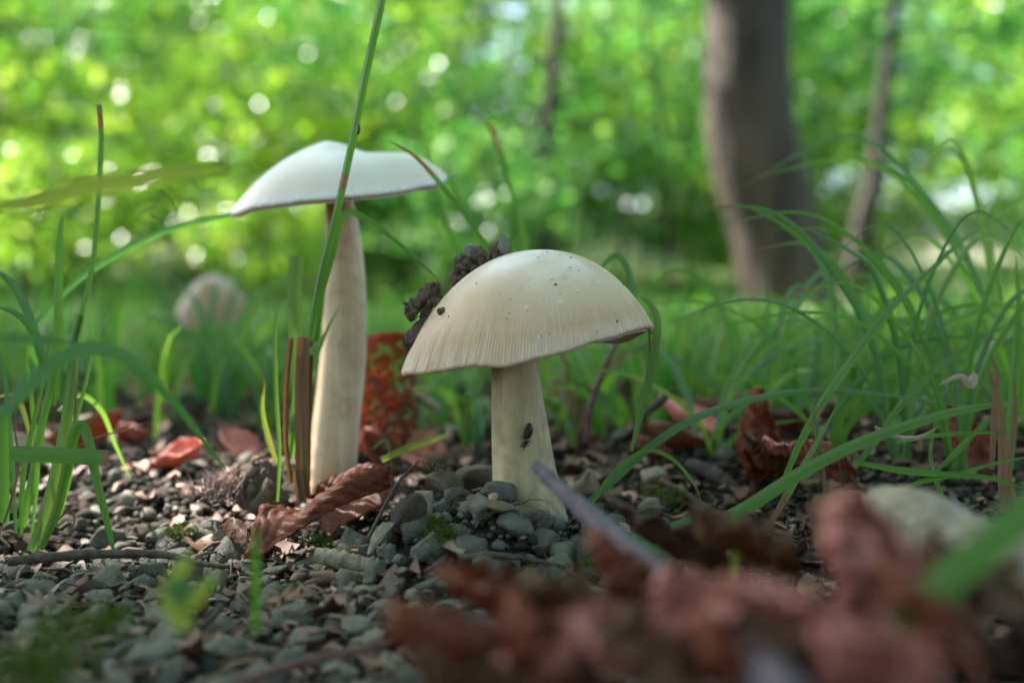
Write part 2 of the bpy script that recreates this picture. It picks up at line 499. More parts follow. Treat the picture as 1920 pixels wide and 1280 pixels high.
for (x, y, r) in placed[:290]:
    o = obj('pebble', random.choice(STONES), ground, (x, y, float(gz(x, y)) + r * random.uniform(.1, .42)),
            (random.uniform(-1, 1), random.uniform(-1, 1), random.uniform(0, 6.28)), r)
rest = placed[290:]

def scatter_joined(name, items, bases, mat, parent=None, kind='stuff', attrs=False):
    """items: (location, size, seed) -> one joined mesh"""
    Vs, Fs, T, off = [], [], [], 0
    for (loc, s, seed) in items:
        b = bases[seed % len(bases)]
        e = Matrix.Rotation(random.uniform(0, 6.28), 3, 'Z') @ Matrix.Rotation(random.uniform(-.6, .6), 3, 'X')
        V = b[0] @ np.array(e).T * s + np.array(loc)
        Vs.append(V); Fs.append(b[1] + off); off += len(V)
        T.append(np.full(len(V), random.random()))
    me = mesh(name, np.concatenate(Vs), np.concatenate(Fs), mat, attrs={'tone': np.concatenate(T)})
    o = obj(name, me, parent)
    if kind: o['kind'] = kind
    return o

def mat_gravel():
    n = NT('loose gravel')
    ob = n.coord('Object'); t = n.attr('tone')
    base = n.ramp(t, [(0.0, (0.155, 0.15, 0.12)), (0.3, (0.09, 0.10, 0.08)), (0.6, (0.19, 0.165, 0.12)), (0.8, (0.10, 0.08, 0.06)), (1.0, (0.20, 0.15, 0.12))])
    f = n.noise(500, 5, ob, 0.65)
    n.base(n.mix(n.ramp(f, [(0.4, (0, 0, 0)), (0.7, (1, 1, 1))]), base, n.mix(0.7, base, (0.07, 0.07, 0.06))))
    n.rough(0.65); n.bump(f, 0.5, 0.001)
    return n.m
M['gravel'] = mat_gravel()
small = [(stone_verts(ICO2, 300 + i), ICO2[1]) for i in range(8)]
tiny = [(stone_verts(ICO1, 320 + i, rough=.12), ICO1[1]) for i in range(8)]
items = [((x, y, float(gz(x, y)) + r * .25), r, int(random.random() * 99)) for (x, y, r) in rest]
scatter_joined('gravel', items, small, M['gravel'], ground)
items = []
for k in range(6000):
    y = 0.23 + 0.2 * random.random()
    x = random.uniform(-0.55 * y, 0.55 * y)
    if stem_clear(x, y) < .001: continue
    items.append(((x, y, float(gz(x, y)) + random.uniform(-.001, .0012)), random.uniform(.0006, .0020), int(random.random() * 99)))
scatter_joined('grit', items, tiny, M['gravel'], ground)
items = []
for k in range(16000):
    y = 0.24 + 0.7 * random.random() ** 1.1
    x = random.uniform(-0.6 * y, 0.6 * y)
    if stem_clear(x, y) < .001: continue
    items.append(((x, y, float(gz(x, y)) + random.uniform(-.001, .002)), random.uniform(.0007, .0032), int(random.random() * 99)))
scatter_joined('soil_crumbs', items, tiny, M['soil'], ground)

items_V, items_F, items_T, off = [], [], [], 0
for k in range(1500):
    y = .24 + (.14 if random.random() < .25 else .45) * random.random(); x = random.uniform(-.54 * y, .54 * y)
    if stem_clear(x, y) < .004: continue
    L = random.uniform(.003, .013); w = random.uniform(.0003, .0008) if random.random() < .6 else random.uniform(.001, .0028)
    a = random.uniform(0, 6.28); tl = random.uniform(-.35, .35); z = float(gz(x, y)) + random.uniform(.0015, .0055)
    d = np.array([math.cos(a), math.sin(a), tl]); q = np.array([-d[1], d[0], random.uniform(-.5, .5)]); u = np.cross(d, q)
    c = np.array([x, y, z]); h = min(w, .0006)
    V = [c + d * L * t * .5 + q * w * e * (1 - .4 * abs(t)) + u * h * f + u * L * .12 * (1 - t * t) for t in (-1, 0, 1) for (e, f) in ((-1, 0), (0, 1), (1, 0), (0, -1))]
    items_V.append(np.array(V)); items_F.append(grid_faces(3, 4, True) + off); off += 12; items_T.append(np.full(12, random.random()))
nd = NT('plant debris')
nd.base(nd.ramp(nd.attr('tone'), [(0, (0.05, 0.028, 0.02)), (.4, (0.11, 0.06, 0.04)), (.75, (0.16, 0.09, 0.06)), (1, (0.34, 0.24, 0.16))])); nd.rough(.7)
dbr = obj('plant_debris', mesh('plant_debris', np.concatenate(items_V), np.concatenate(items_F), nd.m, attrs={'tone': np.concatenate(items_T)}), ground); dbr['kind'] = 'stuff'

Vs, Fs, Ts, off = [], [], [], 0
gy, gx = np.meshgrid(np.linspace(-1, 1, 4), np.linspace(-1, 1, 4))
for k in range(2600):
    y = (.36 + .75 * random.random() ** 1.2) if k % 5 else random.uniform(.25, .37); x = random.uniform(-.54 * y, .54 * y)
    if math.hypot((x - .004) / 1.5, y - .36) < .05 or stem_clear(x, y) < .006: continue
    if x < -.085 and random.random() < .5: continue
    L = random.uniform(.002, .0065); a = random.uniform(0, 6.28); cu = random.uniform(-.5, .9)
    P = np.stack([gx, gy * .6, cu * gx ** 2 + random.uniform(-.4, .4) * gx * gy], -1).reshape(-1, 3)
    P += rng.normal(size=P.shape) * .10
    e = np.array(Matrix.Rotation(a, 3, 'Z') @ Matrix.Rotation(random.uniform(-.8, .8), 3, 'X'))
    P = P @ e.T * L + np.array([x, y, float(gz(x, y)) + .003])
    Vs.append(P); Fs.append(grid_faces(4, 4) + off); off += 16
    pinkish = (x < -.085 and y < .5)  # pale pink litter here also carries the sunlit patch in its colour
    Ts.append(np.full(16, random.uniform(.6, 1) if pinkish else random.uniform(0, .8)))
nd = NT('leaf crumbs')
nd.base(nd.ramp(nd.attr('tone'), [(0, (0.04, 0.02, 0.014)), (.4, (0.11, 0.045, 0.028)), (.7, (0.20, 0.085, 0.05)), (.85, (0.26, 0.15, 0.125)), (1, (0.40, 0.28, 0.25))])); nd.rough(.6)
lf = obj('leaf_crumbs', mesh('leaf_crumbs', np.concatenate(Vs), np.concatenate(Fs), nd.m, attrs={'tone': np.concatenate(Ts)}), ground); lf['kind'] = 'stuff'

items = []
for k in range(1500):
    y = random.uniform(.34, .75); x = random.uniform(-.54 * y, .54 * y)
    if stem_clear(x, y) < .002 or math.hypot(x / 1.2, y - .360) < .042 or (x < .05 and y < .38): continue
    items.append(((x, y, float(gz(x, y)) + random.uniform(-.001, .002)), random.uniform(.0015, .0055), int(random.random() * 99)))
M['humus'] = mat_soil('lumpy brown humus', (0.025, 0.016, 0.011), (0.10, 0.065, 0.045), 420, .0015)
scatter_joined('humus_lumps', items, [(stone_verts(ICO2, 340 + i, (1, .9, .6), 8, .22), ICO2[1]) for i in range(6)], M['humus'], ground)

# larger stones that stand out, each a thing
def big_stone(px, py, Y, rpx, label, seed, squash=(1, .8, .62), tint=None, rot=0, lift=0):
    r = rpx / F * Y
    p = at(px, py, Y)
    m = M['stone']
    if tint:
        tint = tuple(c * k for c, k in zip(tint, (.80, .68, .52)))
        key = 'stone_%s' % (tint,)
        if key not in M:
            n = NT('tinted stone'); ob = n.coord('Object')
            f = n.noise(300, 6, ob, 0.65)
            n.base(n.mix(n.ramp(f, [(0.35, (0, 0, 0)), (0.7, (1, 1, 1))]), tint, tuple(c * 0.5 for c in tint)))
            n.rough(0.6); n.bump(f, 0.6, 0.001); M[key] = n.m
        m = M[key]
    o = obj('stone', mesh('stone', stone_verts(ICO3, seed, squash) * r, ICO3[1], m), None, p, (0.1, .15, rot))
    tag(o, label, 'stone')
    return o
big_stone(1045, 1042, .335, 42, 'large angular greenish grey stone in front of the near mushroom stem', 1, (1, .9, .85), (0.15, 0.18, 0.135), 2.1)
big_stone(1002, 1085, .325, 38, 'yellowish brown stone leaning under the greenish stone', 2, (1, .8, .7), (0.30, 0.25, 0.13), .4)
big_stone(965, 968, .345, 40, 'rounded dark grey stone pressed against the foot of the near stem', 3, (1.1, .8, .6), (0.17, 0.155, 0.12), 2.6)
big_stone(1168, 1056, .325, 30, 'dark angular stone right of the greenish stone beside a grass tip', 4, (1, .9, .8), (0.12, 0.13, 0.11), .9)
big_stone(620, 1168, .305, 44, 'largest pale blue grey stone in the gravel left of the brown leaves', 5, (1, .9, .8), (0.26, 0.29, 0.25), .2)
big_stone(545, 1128, .312, 30, 'blocky grey green stone beside the largest pale stone', 6, (1, .8, .75), (0.19, 0.21, 0.18), 1.2)
big_stone(880, 955, .345, 30, 'flat light brown stone resting on the soil mound left of the near stem', 7, (1.3, .8, .55), (0.24, 0.21, 0.15), .3)
big_stone(930, 950, .34, 26, 'small smooth beige stone on top of the soil mound', 8, (1.2, .8, .6), (0.27, 0.24, 0.17), 0)
big_stone(835, 910, .37, 30, 'square grey stone at the back of the soil mound', 9, (1, .9, .7), (0.17, 0.16, 0.13), .2)
big_stone(900, 900, .40, 34, 'brown stone behind the soil mound touching the near stem', 10, (1.1, .9, .7), (0.16, 0.13, 0.10), 1)
big_stone(1100, 915, .39, 36, 'pale brown pointed stone behind the near stem on its right', 11, (1, .9, .9), (0.22, 0.19, 0.14), 1)
big_stone(920, 1060, .32, 30, 'oval dark green grey stone below the soil mound', 12, (1.4, .8, .7), (0.14, 0.16, 0.14), .1)
big_stone(925, 1098, .312, 26, 'light grey stone just above the blurred brown leaves', 13, (1.1, .9, .7), (0.24, 0.25, 0.22), .1)
big_stone(1130, 1000, .345, 34, 'rounded brown stone between the near stem and the broad grass blade', 15, (1, .9, .9), (0.16, 0.14, 0.12), .6)
big_stone(780, 1115, .31, 26, 'small pale green grey stone beside the dark forked twig', 16, (1, .9, .8), (0.22, 0.24, 0.2), .6)

# ------------------------------------------------------------------ mushrooms
def periodic(vals, th):
    n = len(vals)
    s = (th / (2 * math.pi)) * n
    k = np.floor(s).astype(int); t = s - k
    v = np.array(vals)
    p0, p1, p2, p3 = v[(k - 1) % n], v[k % n], v[(k + 1) % n], v[(k + 2) % n]
    return 0.5 * (2 * p1 + (-p0 + p2) * t + (2 * p0 - 5 * p1 + 4 * p2 - p3) * t ** 2 + (-p0 + 3 * p1 - 3 * p2 + p3) * t ** 3)

def cap_mesh(name, c, rx, ry, rim, apex, prof, apex_off, ridges, amp, mat, seg, rings, wob, seed, thick=0.0016, bulge=None):
    th = np.linspace(0, 2 * math.pi, seg, endpoint=False)
    R = np.concatenate([np.linspace(0.0, 0.7, rings // 2, endpoint=False), np.linspace(0.7, 1.0, rings // 2)])
    R[0] = 0.004
    rz = periodic(rim, th)
    wv = np.array([nz(math.cos(t) * 3 + seed, math.sin(t) * 3) for t in th]) * wob
    wf = np.array([nz(math.cos(t) * 30 + seed, math.sin(t) * 30) + .6 * nz(math.cos(t) * 75, math.sin(t) * 75 + seed) for t in th])
    rows, uvs = [], []
    def pos(r, cover=1.0):
        f = prof(r, th)
        k = (1 - r) ** 1.3
        x = c[0] + np.cos(th) * rx * r + apex_off[0] * k
        y = c[1] + np.sin(th) * ry * r + apex_off[1] * k
        z = apex - (apex - rz) * f
        z = z + wv * r ** 4 + wf * 0.00035 * sm(.93, 1.0, r)
        if bulge: z = z + bulge(r, th)
        return x, y, z
    for r in R:
        x, y, z = pos(r)
        st = .85 * amp * sm(.79, .99, r) * (0.8 + 0.8 * wf)
        w = np.cos(th * ridges + .5 * wf)
        z = z + st * w * .7
        k = 1 + st * w * 8 + wf * .006 * sm(.95, 1, r)
        x = c[0] + (x - c[0]) * k; y = c[1] + (y - c[1]) * k
        rows.append(np.stack([x, y, z], -1)); uvs.append(np.stack([th / (2 * math.pi), np.full(seg, r)], -1))
    # rounded margin, then back in underneath
    last = rows[-1]
    for q, (dr, dz) in enumerate([(1.002, -.35), (.996, -.75), (.985, -1.0), (.965, -.85)]):
        x = c[0] + (last[:, 0] - c[0]) * dr; y = c[1] + (last[:, 1] - c[1]) * dr
        rows.append(np.stack([x, y, last[:, 2] + dz * thick], -1)); uvs.append(np.stack([th / (2 * math.pi), np.full(seg, 1.0)], -1))
    V = np.concatenate(rows); me = mesh(name, V, grid_faces(len(rows), seg, True)[:, ::-1], mat, uv=np.concatenate(uvs))
    # gills: radial folds from the margin to the stem
    g = []
    for r in [.972, .93, .86, .76, .64, .5, .36, .24, .15]:
        x, y, z = pos(r)
        under = pos(.972)[2] - thick * .8
        roof = z - .0045
        zz = np.minimum(roof, under + (0.0095 * (1 - r) ** .8))
        fold = np.where((np.arange(seg) // 3) % 2 == 0, 1, -1) * .0006 * (1 if r < .96 else .2)
        g.append(np.stack([x, y, zz + fold], -1))
    gm = mesh('gill_layer', np.concatenate(g), grid_faces(len(g), seg, True), M['gill'])
    return me, gm, pos

def lathe_stem(name, centres, radii, mat, seg=96, n=90, scaly_from=0.6, foot=None):
    Cn = catmull(centres, n); Rr = catmull([(r, 0, 0) for r in radii], n)[:, 0]
    th = np.linspace(0, 2 * math.pi, seg, endpoint=False)
    rows, sc = [], []
    for i in range(n):
        t = i / (n - 1)          # 0 top, 1 bottom
        rr = np.empty(seg)
        for j, a in enumerate(th):
            q = 1 + .018 * nz(math.cos(a) * 1.5, math.sin(a) * 1.5, t * 4) 
            ridg = nz(math.cos(a) * 7, math.sin(a) * 7, t * 2.5)
            q += .012 * ridg * (0.4 + t)
            if t > scaly_from:
                s = (t - scaly_from) / (1 - scaly_from)
                sw = (t * 16 + 1.4 * nz(math.cos(a) * 4, math.sin(a) * 4, t * 6)) % 1.0
                q += .10 * s * (sw - .4) * max(0, .5 + nz(math.cos(a) * 5, math.sin(a) * 5, t * 5 + 3))
            rr[j] = Rr[i] * q
        rows.append(np.stack([Cn[i][0] + np.cos(th) * rr, Cn[i][1] + np.sin(th) * rr, np.full(seg, Cn[i][2])], -1))
        sc.append(np.full(seg, max(0, (t - scaly_from) / (1 - scaly_from))))
    return mesh(name, np.concatenate(rows), grid_faces(n, seg, True), mat, attrs={'scaly': np.concatenate(sc)})

# near mushroom
cx, cy = 0.0059, 0.370
near = empty('mushroom', (at(1000, 990, .37)), 'near mushroom with cream domed cap, soil crumbs on it and a fly on its stem', 'mushroom', 'pale mushrooms growing on the forest floor')
def nprof(r, th):
    f = .86 * r ** 2.15 + .14 * r ** 9
    return f + 0 * th
def nbulge(r, th):
    return .0016 * np.sin(th * 2 + .8) * r ** 2 * (1 - r) * 2
cap, gill, npos = cap_mesh('cap', (cx, cy), .0466, .0455, [.0893, .0838, .0815, .0772, .0735, .0768, .0812, .0898], .1182, nprof, (.0055, 0), 264, .00030, M['cap_near'], 1584, 96, .0016, 3, bulge=nbulge)
def child(name, me, par, label=None):
    o = bpy.data.objects.new(name, me); C.objects.link(o); o.parent = par
    o.matrix_parent_inverse = Matrix.Translation(-par.location)
    if label: o['label'] = label
    return o
ncap = child('cap', cap, near)
child('gill_layer', gill, near)
def sp(px, py, Y=.37): return tuple(at(px, py, Y))
stem1 = lathe_stem('stem', [sp(966, 560), sp(966, 670), sp(970, 740), sp(975, 800), sp(982, 870), sp(990, 930), sp(1003, 985), sp(1012, 1030)],
                   [x / 2 / F * .37 for x in (90, 90, 96, 107, 117, 128, 128, 112)], M['stipe'], 128, 150, .52)
child('stem', stem1, near, 'cream stem scaly towards its foot')
def on_cap(px, py):
    """point of the near cap's front surface under a photo pixel"""
    best = None
    for Y in np.linspace(.315, .40, 200):
        p = at(px, py, Y)
        dx, dy = (p.x - cx) / .0466, (p.y - cy) / .0455
        r = math.hypot(dx, dy)
        if r > 1: continue
        th_ = np.array([math.atan2(dy, dx) % (2 * math.pi)])
        # undo the apex shift
        for _ in range(4):
            k = (1 - min(r, 1)) ** 1.3
            dx = (p.x - cx - .0055 * k) / .0466; r = math.hypot(dx, dy)
        th_ = np.array([math.atan2(dy, dx) % (2 * math.pi)])
        z = npos(min(r, 1.0), th_)[2]
        if p.z < float(z[0]) + .0001:
            return p
    return None
_npos_full = npos
def npos(r, th_):
    f = nprof(r, th_)
    z = .1182 - (.1182 - periodic([.0893, .0838, .0815, .0772, .0735, .0768, .0812, .0898], th_)) * f + nbulge(r, th_)
    return 0, 0, z
for i, (px, py, w, h) in enumerate([(1034, 523, 5, 2.5), (987, 580, 4, 7), (1052, 568, 5, 4), (1069, 501, 5, 2), (1083, 547, 3, 3), (957, 560, 2, 2), (1011, 634, 3, 5), (1009, 482, 4, 1.5)]):
    p = on_cap(px, py)
    if p is None: continue
    o = child('fleck', mesh('fleck', ICO2[0] * np.array([w / F * .34, .0004, h / F * .34]), ICO2[1], M['fleck']), ncap)
    o.matrix_parent_inverse = Matrix.Identity(4); o.location = p + Vector((0, -.0002, 0))
for i, (px, py, w) in enumerate([(1042, 534, 3.4), (1013, 631, 3), (1157, 602, 2.6), (1031, 626, 1.4), (955, 587, 1.3), (950, 597, 1.3), (1005, 556, 1.2), (1020, 561, 1.2), (893, 531, 1.5), (841, 593, 1.4), (1050, 551, 1.2), (938, 550, 1.0), (1168, 534, 2), (1086, 508, 1.2), (1094, 620, 1.6), (1120, 622, 1.8), (1026, 473, 1.6), (1070, 483, 2), (1050, 478, 1.6)]):
    p = on_cap(px, py)
    if p is None: continue
    o = child('speck', mesh('speck', ICO1[0] * np.array([w / F * .34, .0004, w / F * .34]), ICO1[1], M['speck']), ncap)
    o.matrix_parent_inverse = Matrix.Identity(4); o.location = p + Vector((0, -.0001, 0))

# back mushroom
bx, by = (639 - 960) / F * .45, .450
BR = 199 / F * .45
back = empty('mushroom', at(628, 885, .45), 'tall mushroom at the back with flat white cap and sunlit stem foot', 'mushroom', 'pale mushrooms growing on the forest floor')
def bprof(r, th):
    return .50 * r ** 1.15 + .36 * r ** 2.2 + .14 * r ** 6 + 0 * th
zz = lambda py, Y: EYE + (HZ - py) / F * Y
def bbulge(r, th):
    return -.0022 * np.exp(-((r - .32) / .13) ** 2) * (np.cos(th) * .5 + .5) + .0024 * np.exp(-((r - .75) / .2) ** 2) * (np.cos(th - .2) * .5 + .5) + .001 * np.sin(3 * th + 1) * r ** 2
bcap, bgill, _ = cap_mesh('cap', (bx, by), BR, BR * .95, [zz(338, .45), zz(318, .48), zz(322, .492), zz(352, .48), zz(390, .45), zz(391, .42), zz(374, .407), zz(349, .42)], zz(266, .45), bprof, (-.006, -.002), 230, .00010, M['cap_back'], 920, 64, .0008, 9, bulge=bbulge)
child('cap', bcap, back); child('gill_layer', bgill, back)
sb = lambda px, py: tuple(at(px, py, .45))
stem2 = lathe_stem('stem', [sb(636, 300), sb(637, 375), sb(643, 430), sb(648, 500), sb(647, 600), sb(641, 700), sb(630, 800), sb(625, 870), sb(622, 920)],
                   [x / 2 / F * .45 for x in (48, 52, 62, 70, 80, 86, 88, 88, 84)], M['stipe_back'], 96, 110, .7)
child('stem', stem2, back)

# far blurred mushroom
FY = 0.98
far = empty('mushroom', at(392, 770, FY), 'far blurred mushroom with tan edged cap among grass on the left', 'mushroom', 'pale mushrooms growing on the forest floor')
fcap, fgill, _ = cap_mesh('cap', at(402, 560, FY)[:2], 78 / F * FY, 76 / F * FY, [zz(598, FY), zz(596, FY), zz(595, FY), zz(598, FY), zz(604, FY), zz(606, FY), zz(612, FY), zz(604, FY)], zz(515, FY), lambda r, th: r ** 2.1 + 0 * th, (0, 0), 60, .0001, M['cap_far'], 240, 30, .001, 4)
child('cap', fcap, far); child('gill_layer', fgill, far)
child('stem', lathe_stem('stem', [tuple(at(402, 540, FY)), tuple(at(398, 680, FY)), tuple(at(392, 800, FY))], [.008, .0085, .011], M['stipe_back'], 32, 30), far)

# ------------------------------------------------------------------ soil clods on the cap, insect
def clod_thing(name, pts, label, cat, mat, seed):
    """pts: (px, py, Y, radius px)"""
    base = at(*pts[0][:3])
    e = empty(name, base, label, cat)
    vs = [mesh('crumb', stone_verts(ICO2, seed * 17 + i, (1, .9, .75), 7, .30), ICO2[1], mat) for i in range(5)]
    r_ = random.Random(seed)
    for (px, py, Y, rp) in pts:
        nsub = 16
        for k in range(nsub):
            s = rp / F * Y
            q = 0.95 if k == 0 else r_.uniform(.14, .42)
            d = Vector((r_.uniform(-1, 1), r_.uniform(-1, 1), r_.uniform(-1, 1))).normalized() * (0 if k == 0 else r_.uniform(.75, 1.0))
            o = bpy.data.objects.new('crumb', vs[r_.randrange(5)]); C.objects.link(o); o.parent = e
            o.location = at(px, py, Y) - base + d * s
            o.rotation_euler = [r_.uniform(0, 6) for _ in range(3)]
            o.scale = [s * q * r_.uniform(.8, 1.25) for _ in range(3)]
    return e
clod_thing('soil_clod', [(872, 508, .378, 22), (858, 528, .376, 17), (890, 488, .380, 22), (905, 492, .38, 18), (930, 478, .382, 18), (944, 468, .383, 17), (916, 500, .379, 14), (866, 490, .38, 14), (884, 470, .382, 10)],
           'larger brown soil clod stuck behind the crest of the near cap', 'soil clod', M['clod_unit'], 5)
clod_thing('soil_clod', [(793, 560, .368, 21), (772, 578, .366, 15), (812, 548, .369, 19), (815, 566, .366, 14), (772, 590, .366, 11), (798, 588, .367, 12), (800, 608, .367, 9)],
           'smaller brown soil clod hanging on the left slope of the near cap', 'soil clod', M['clod_unit'], 6)
clod_thing('soil_clod', [(766, 640, .366, 10), (765, 654, .366, 9), (772, 630, .366, 8)], 'little grey soil clod at the left edge of the near cap', 'soil clod', M['clod_unit'], 7)
p_ = on_cap(829, 583)
cr = obj('soil_clod', mesh('soil_clod', stone_verts(ICO3, 44, (1, .9, .9), 8, .12) * (9 / F * .365), ICO3[1], M['clod']), None, (p_ or at(829, 583, .365)))
tag(cr, 'single round soil crumb lying on the left slope of the near cap', 'soil clod')
# stone tips set in the larger clod
tag(obj('stone', mesh('stone', stone_verts(ICO3, 61, (.8, .8, 1.1)) * (13 / F * .378), ICO3[1], M['stone']), None, at(944, 459, .380)), 'rounded grey stone topping the soil clod on the near cap', 'stone')
tag(obj('stone', mesh('stone', stone_verts(ICO3, 62, (1, .7, 1.2)) * (14 / F * .378), ICO3[1], M['stone']), None, at(883, 468, .378), (0, .3, 0)), 'pointed grey stone in the soil clod on the near cap', 'stone')

def tube(name, P, R, mat, seg=8, n=24, bump=0.0, seed=0):
    Cn = catmull(P, n); Rr = catmull([(r, 0, 0) for r in R], n)[:, 0]
    T = np.gradient(Cn, axis=0); T /= np.linalg.norm(T, axis=1)[:, None] + 1e-12
    up = np.array([0.13, 0.31, 0.94]); rows = []
    th = np.linspace(0, 2 * math.pi, seg, endpoint=False)
    for i in range(n):
        a = np.cross(T[i], up); a /= np.linalg.norm(a); b = np.cross(T[i], a)
        rr = Rr[i] * np.array([1 + bump * nz(math.cos(t) * 1.2 + seed, math.sin(t) * 1.2, i * .45) * 2 for t in th])
        rows.append(Cn[i] + (np.cos(th) * rr)[:, None] * a + (np.sin(th) * rr)[:, None] * b)
    V = np.concatenate(rows)
    Fc = [tuple(f) for f in grid_faces(n, seg, True)] + [tuple(range(seg))[::-1], tuple(range((n - 1) * seg, n * seg))]
    return mesh(name, V, Fc, mat)

def rel(P, base): return [tuple(Vector(p) - Vector(base)) for p in P]

# fly on the stem: head down, legs spread
fb = at(990, 812, .3585)
fly = empty('fly', fb, 'dark brown fly clinging head down to the near mushroom stem', 'insect')
def blob(name, me_scale, px, py, Y, mat, rot=(0, 0, 0)):
    me = mesh(name, ICO3[0] * np.array(me_scale), ICO3[1], mat)
    return obj(name, me, fly, at(px, py, Y) - fb, rot)
blob('abdomen', (.0016, .0013, .0030), 991, 808, .3575, M['insect'], (0, .22, 0))
blob('thorax', (.0011, .0010, .0014), 986, 826, .3575, M['insect'], (0, .3, 0))
blob('head', (.0008, .0008, .0008), 983, 835, .3577, M['insect'])
blob('wing', (.0010, .0002, .0031), 988, 807, .3558, M['dead_dark'], (.1, .32, 0))
for (ax, ay, bx_, by_, cx_, cy_) in [(984, 824, 979, 819, 974, 821), (983, 829, 978, 832, 975, 838), (988, 828, 994, 827, 998, 830), (987, 831, 990, 834, 995, 833), (983, 836, 981, 842, 982, 846), (980, 834, 977, 838, 974, 838)]:
    obj('leg', tube('leg', rel([at(ax, ay, .3572), at(bx_, by_, .3568), at(cx_, cy_, .3585)], fb), [.00018, .00014, .00008], M['insect'], 6, 8), fly)

# ------------------------------------------------------------------ grass blades
def blade_mesh(P, W, mat, base=(0, 0, 0), twist=0.0, turn=0.0, fold=0.25, n=None, tip=True, dry=None, root_w=0.6, tip_pow=0.7):
    n = n or max(14, 8 * len(P))
    Cn = catmull([tuple(p) for p in P], n)
    T = np.gradient(Cn, axis=0); T /= np.linalg.norm(T, axis=1)[:, None] + 1e-12
    rows, uv, dr = [], [], []
    for i in range(n):
        t = i / (n - 1)
        view = Cn[i] - np.array([0, 0, EYE]); view /= np.linalg.norm(view)
        s = np.cross(T[i], view); s /= np.linalg.norm(s) + 1e-9
        nn = np.cross(s, T[i])
        a = turn + twist * t
        sd_ = s * math.cos(a) + nn * math.sin(a); nd = -s * math.sin(a) + nn * math.cos(a)
        w = W * (root_w + (1 - root_w) * min(1, t * 3.5))
        if tip: w *= max(0.03, (1 - t ** 2.6)) ** tip_pow
        for k, q in enumerate((-1, -.5, 0, .5, 1)):
            rows.append(Cn[i] + sd_ * (w * .5 * q) + nd * (w * fold * abs(q)))
            uv.append(((q + 1) / 2, t * max(1, len(P) * .5)))
            d = dry(t) if dry else 0.0
            dr.append(d)
    V = np.array(rows) - np.array(base)
    return mesh('blade', V, grid_faces(n, 5), mat, uv=uv, attrs={'dry': dr})

def px_blade(par, P, wpx, mat='grass', **k):
    """P: (px, py, Y) root first"""
    Yw = sum(p[2] for p in P) / len(P)
    me = blade_mesh([at(*p) for p in P], wpx / F * Yw, M[mat], base=par.location, **k)
    name = k.pop('name', 'blade')
    o = obj('blade', me, par)
    return o

drytip = lambda a, s=.12: (lambda t: max(0, min(1, (t - a) / s)))
dryroot = lambda a, s=.12: (lambda t: max(0, min(1, (a - t) / s)))

def tuft(root, label, blades, group=None, name='grass_tuft'):
    e = empty(name, at(*root), label, 'grass tuft', group)
    for b in blades:
        px_blade(e, b[0], b[1], b[2] if len(b) > 2 else 'grass', **(b[3] if len(b) > 3 else {}))
    return e

# centre tuft with the tall stalk crossing the white cap
ct = tuft((560, 940, .40), 'grass tuft with dry brown sheaths and tall stalk crossing the white cap', [
    ([(580, 640, .392), (597, 530, .388), (622, 430, .384), (645, 330, .38), (668, 220, .376), (690, 110, .372), (708, 30, .368), (722, -40, .366)], 15, 'grass', dict(tip=False, fold=.42, root_w=1, turn=.3, n=80, dry=lambda t: .62 if abs(t - .41) < .028 else 0)),
    ([(582, 650, .395), (606, 540, .392), (622, 480, .39), (633, 430, .388), (652, 398, .388), (690, 412, .39), (735, 445, .394), (790, 492, .40), (828, 530, .405)], 15, 'grass', dict(fold=.22, twist=.6, turn=-.25, n=80)),
    ([(590, 640, .397), (596, 570, .396), (608, 500, .395), (622, 440, .393)], 16, 'grass', dict(fold=.4, turn=.4)),
    ([(556, 720, .405), (554, 620, .405), (552, 540, .404), (556, 481, .403)], 27, 'grass_pale', dict(tip=False, fold=.35, root_w=.7)),
    ([(520, 940, .385), (524, 850, .385), (518, 740, .385), (516, 640, .386), (522, 580, .387), (545, 560, .39), (572, 570, .392)], 9, 'grass_pale', dict(fold=.3, n=60, tip_pow=1.2)),
    ([(520, 870, .395), (503, 820, .395), (492, 765, .395), (497, 712, .395)], 11, 'grass_yellow', dict(fold=.3, dry=lambda t: .55 if t > .82 else .25)),
    ([(546, 860, .41), (552, 780, .41), (556, 700, .41), (555, 640, .41)], 16, 'grass_pale', dict(fold=.3)),
    ([(565, 800, .41), (585, 700, .412), (608, 630, .415), (636, 575, .42)], 9, 'grass', dict(fold=.25)),
    ([(535, 880, .41), (548, 800, .41), (565, 740, .41), (572, 720, .41)], 13, 'grass_pale', dict(fold=.3)),
])
def sheath(par, P, wp, mat='straw', label=None):
    Y = P[0][2]
    me = blade_mesh([at(*p) for p in P], wp / F * Y, M[mat], base=par.location, fold=.75, tip=False, root_w=1.0, dry=lambda t: 1.0)
    o = obj('dry_sheath', me, par)
    # back half closes the tube
    me2 = blade_mesh([at(*p) for p in P], wp / F * Y * .98, M[mat], base=par.location, fold=-.45, tip=False, root_w=1.0, dry=lambda t: 1.0)
    obj('dry_sheath', me2, par)
sheath(ct, [(570, 930, .392), (566, 850, .392), (565, 760, .392), (566, 690, .392), (570, 632, .392)], 25)
sheath(ct, [(546, 905, .394), (537, 840, .394), (536, 760, .394), (540, 690, .394), (546, 634, .394)], 10)
sheath(ct, [(576, 900, .40), (578, 800, .40), (580, 720, .40), (582, 664, .40)], 12)
sheath(ct, [(566, 940, .39), (560, 900, .39), (558, 880, .39)], 18)
# small dark insect near the top of the tall stalk
ib = at(672, 243, .372)
bug = obj('bug', mesh('bug', ICO3[0] * np.array([.0007, .0006, .0022]), ICO3[1], M['insect']), None, ib, (0, .1, 0))
tag(bug, 'tiny dark bug sitting on the tall grass stalk above the white cap', 'insect')

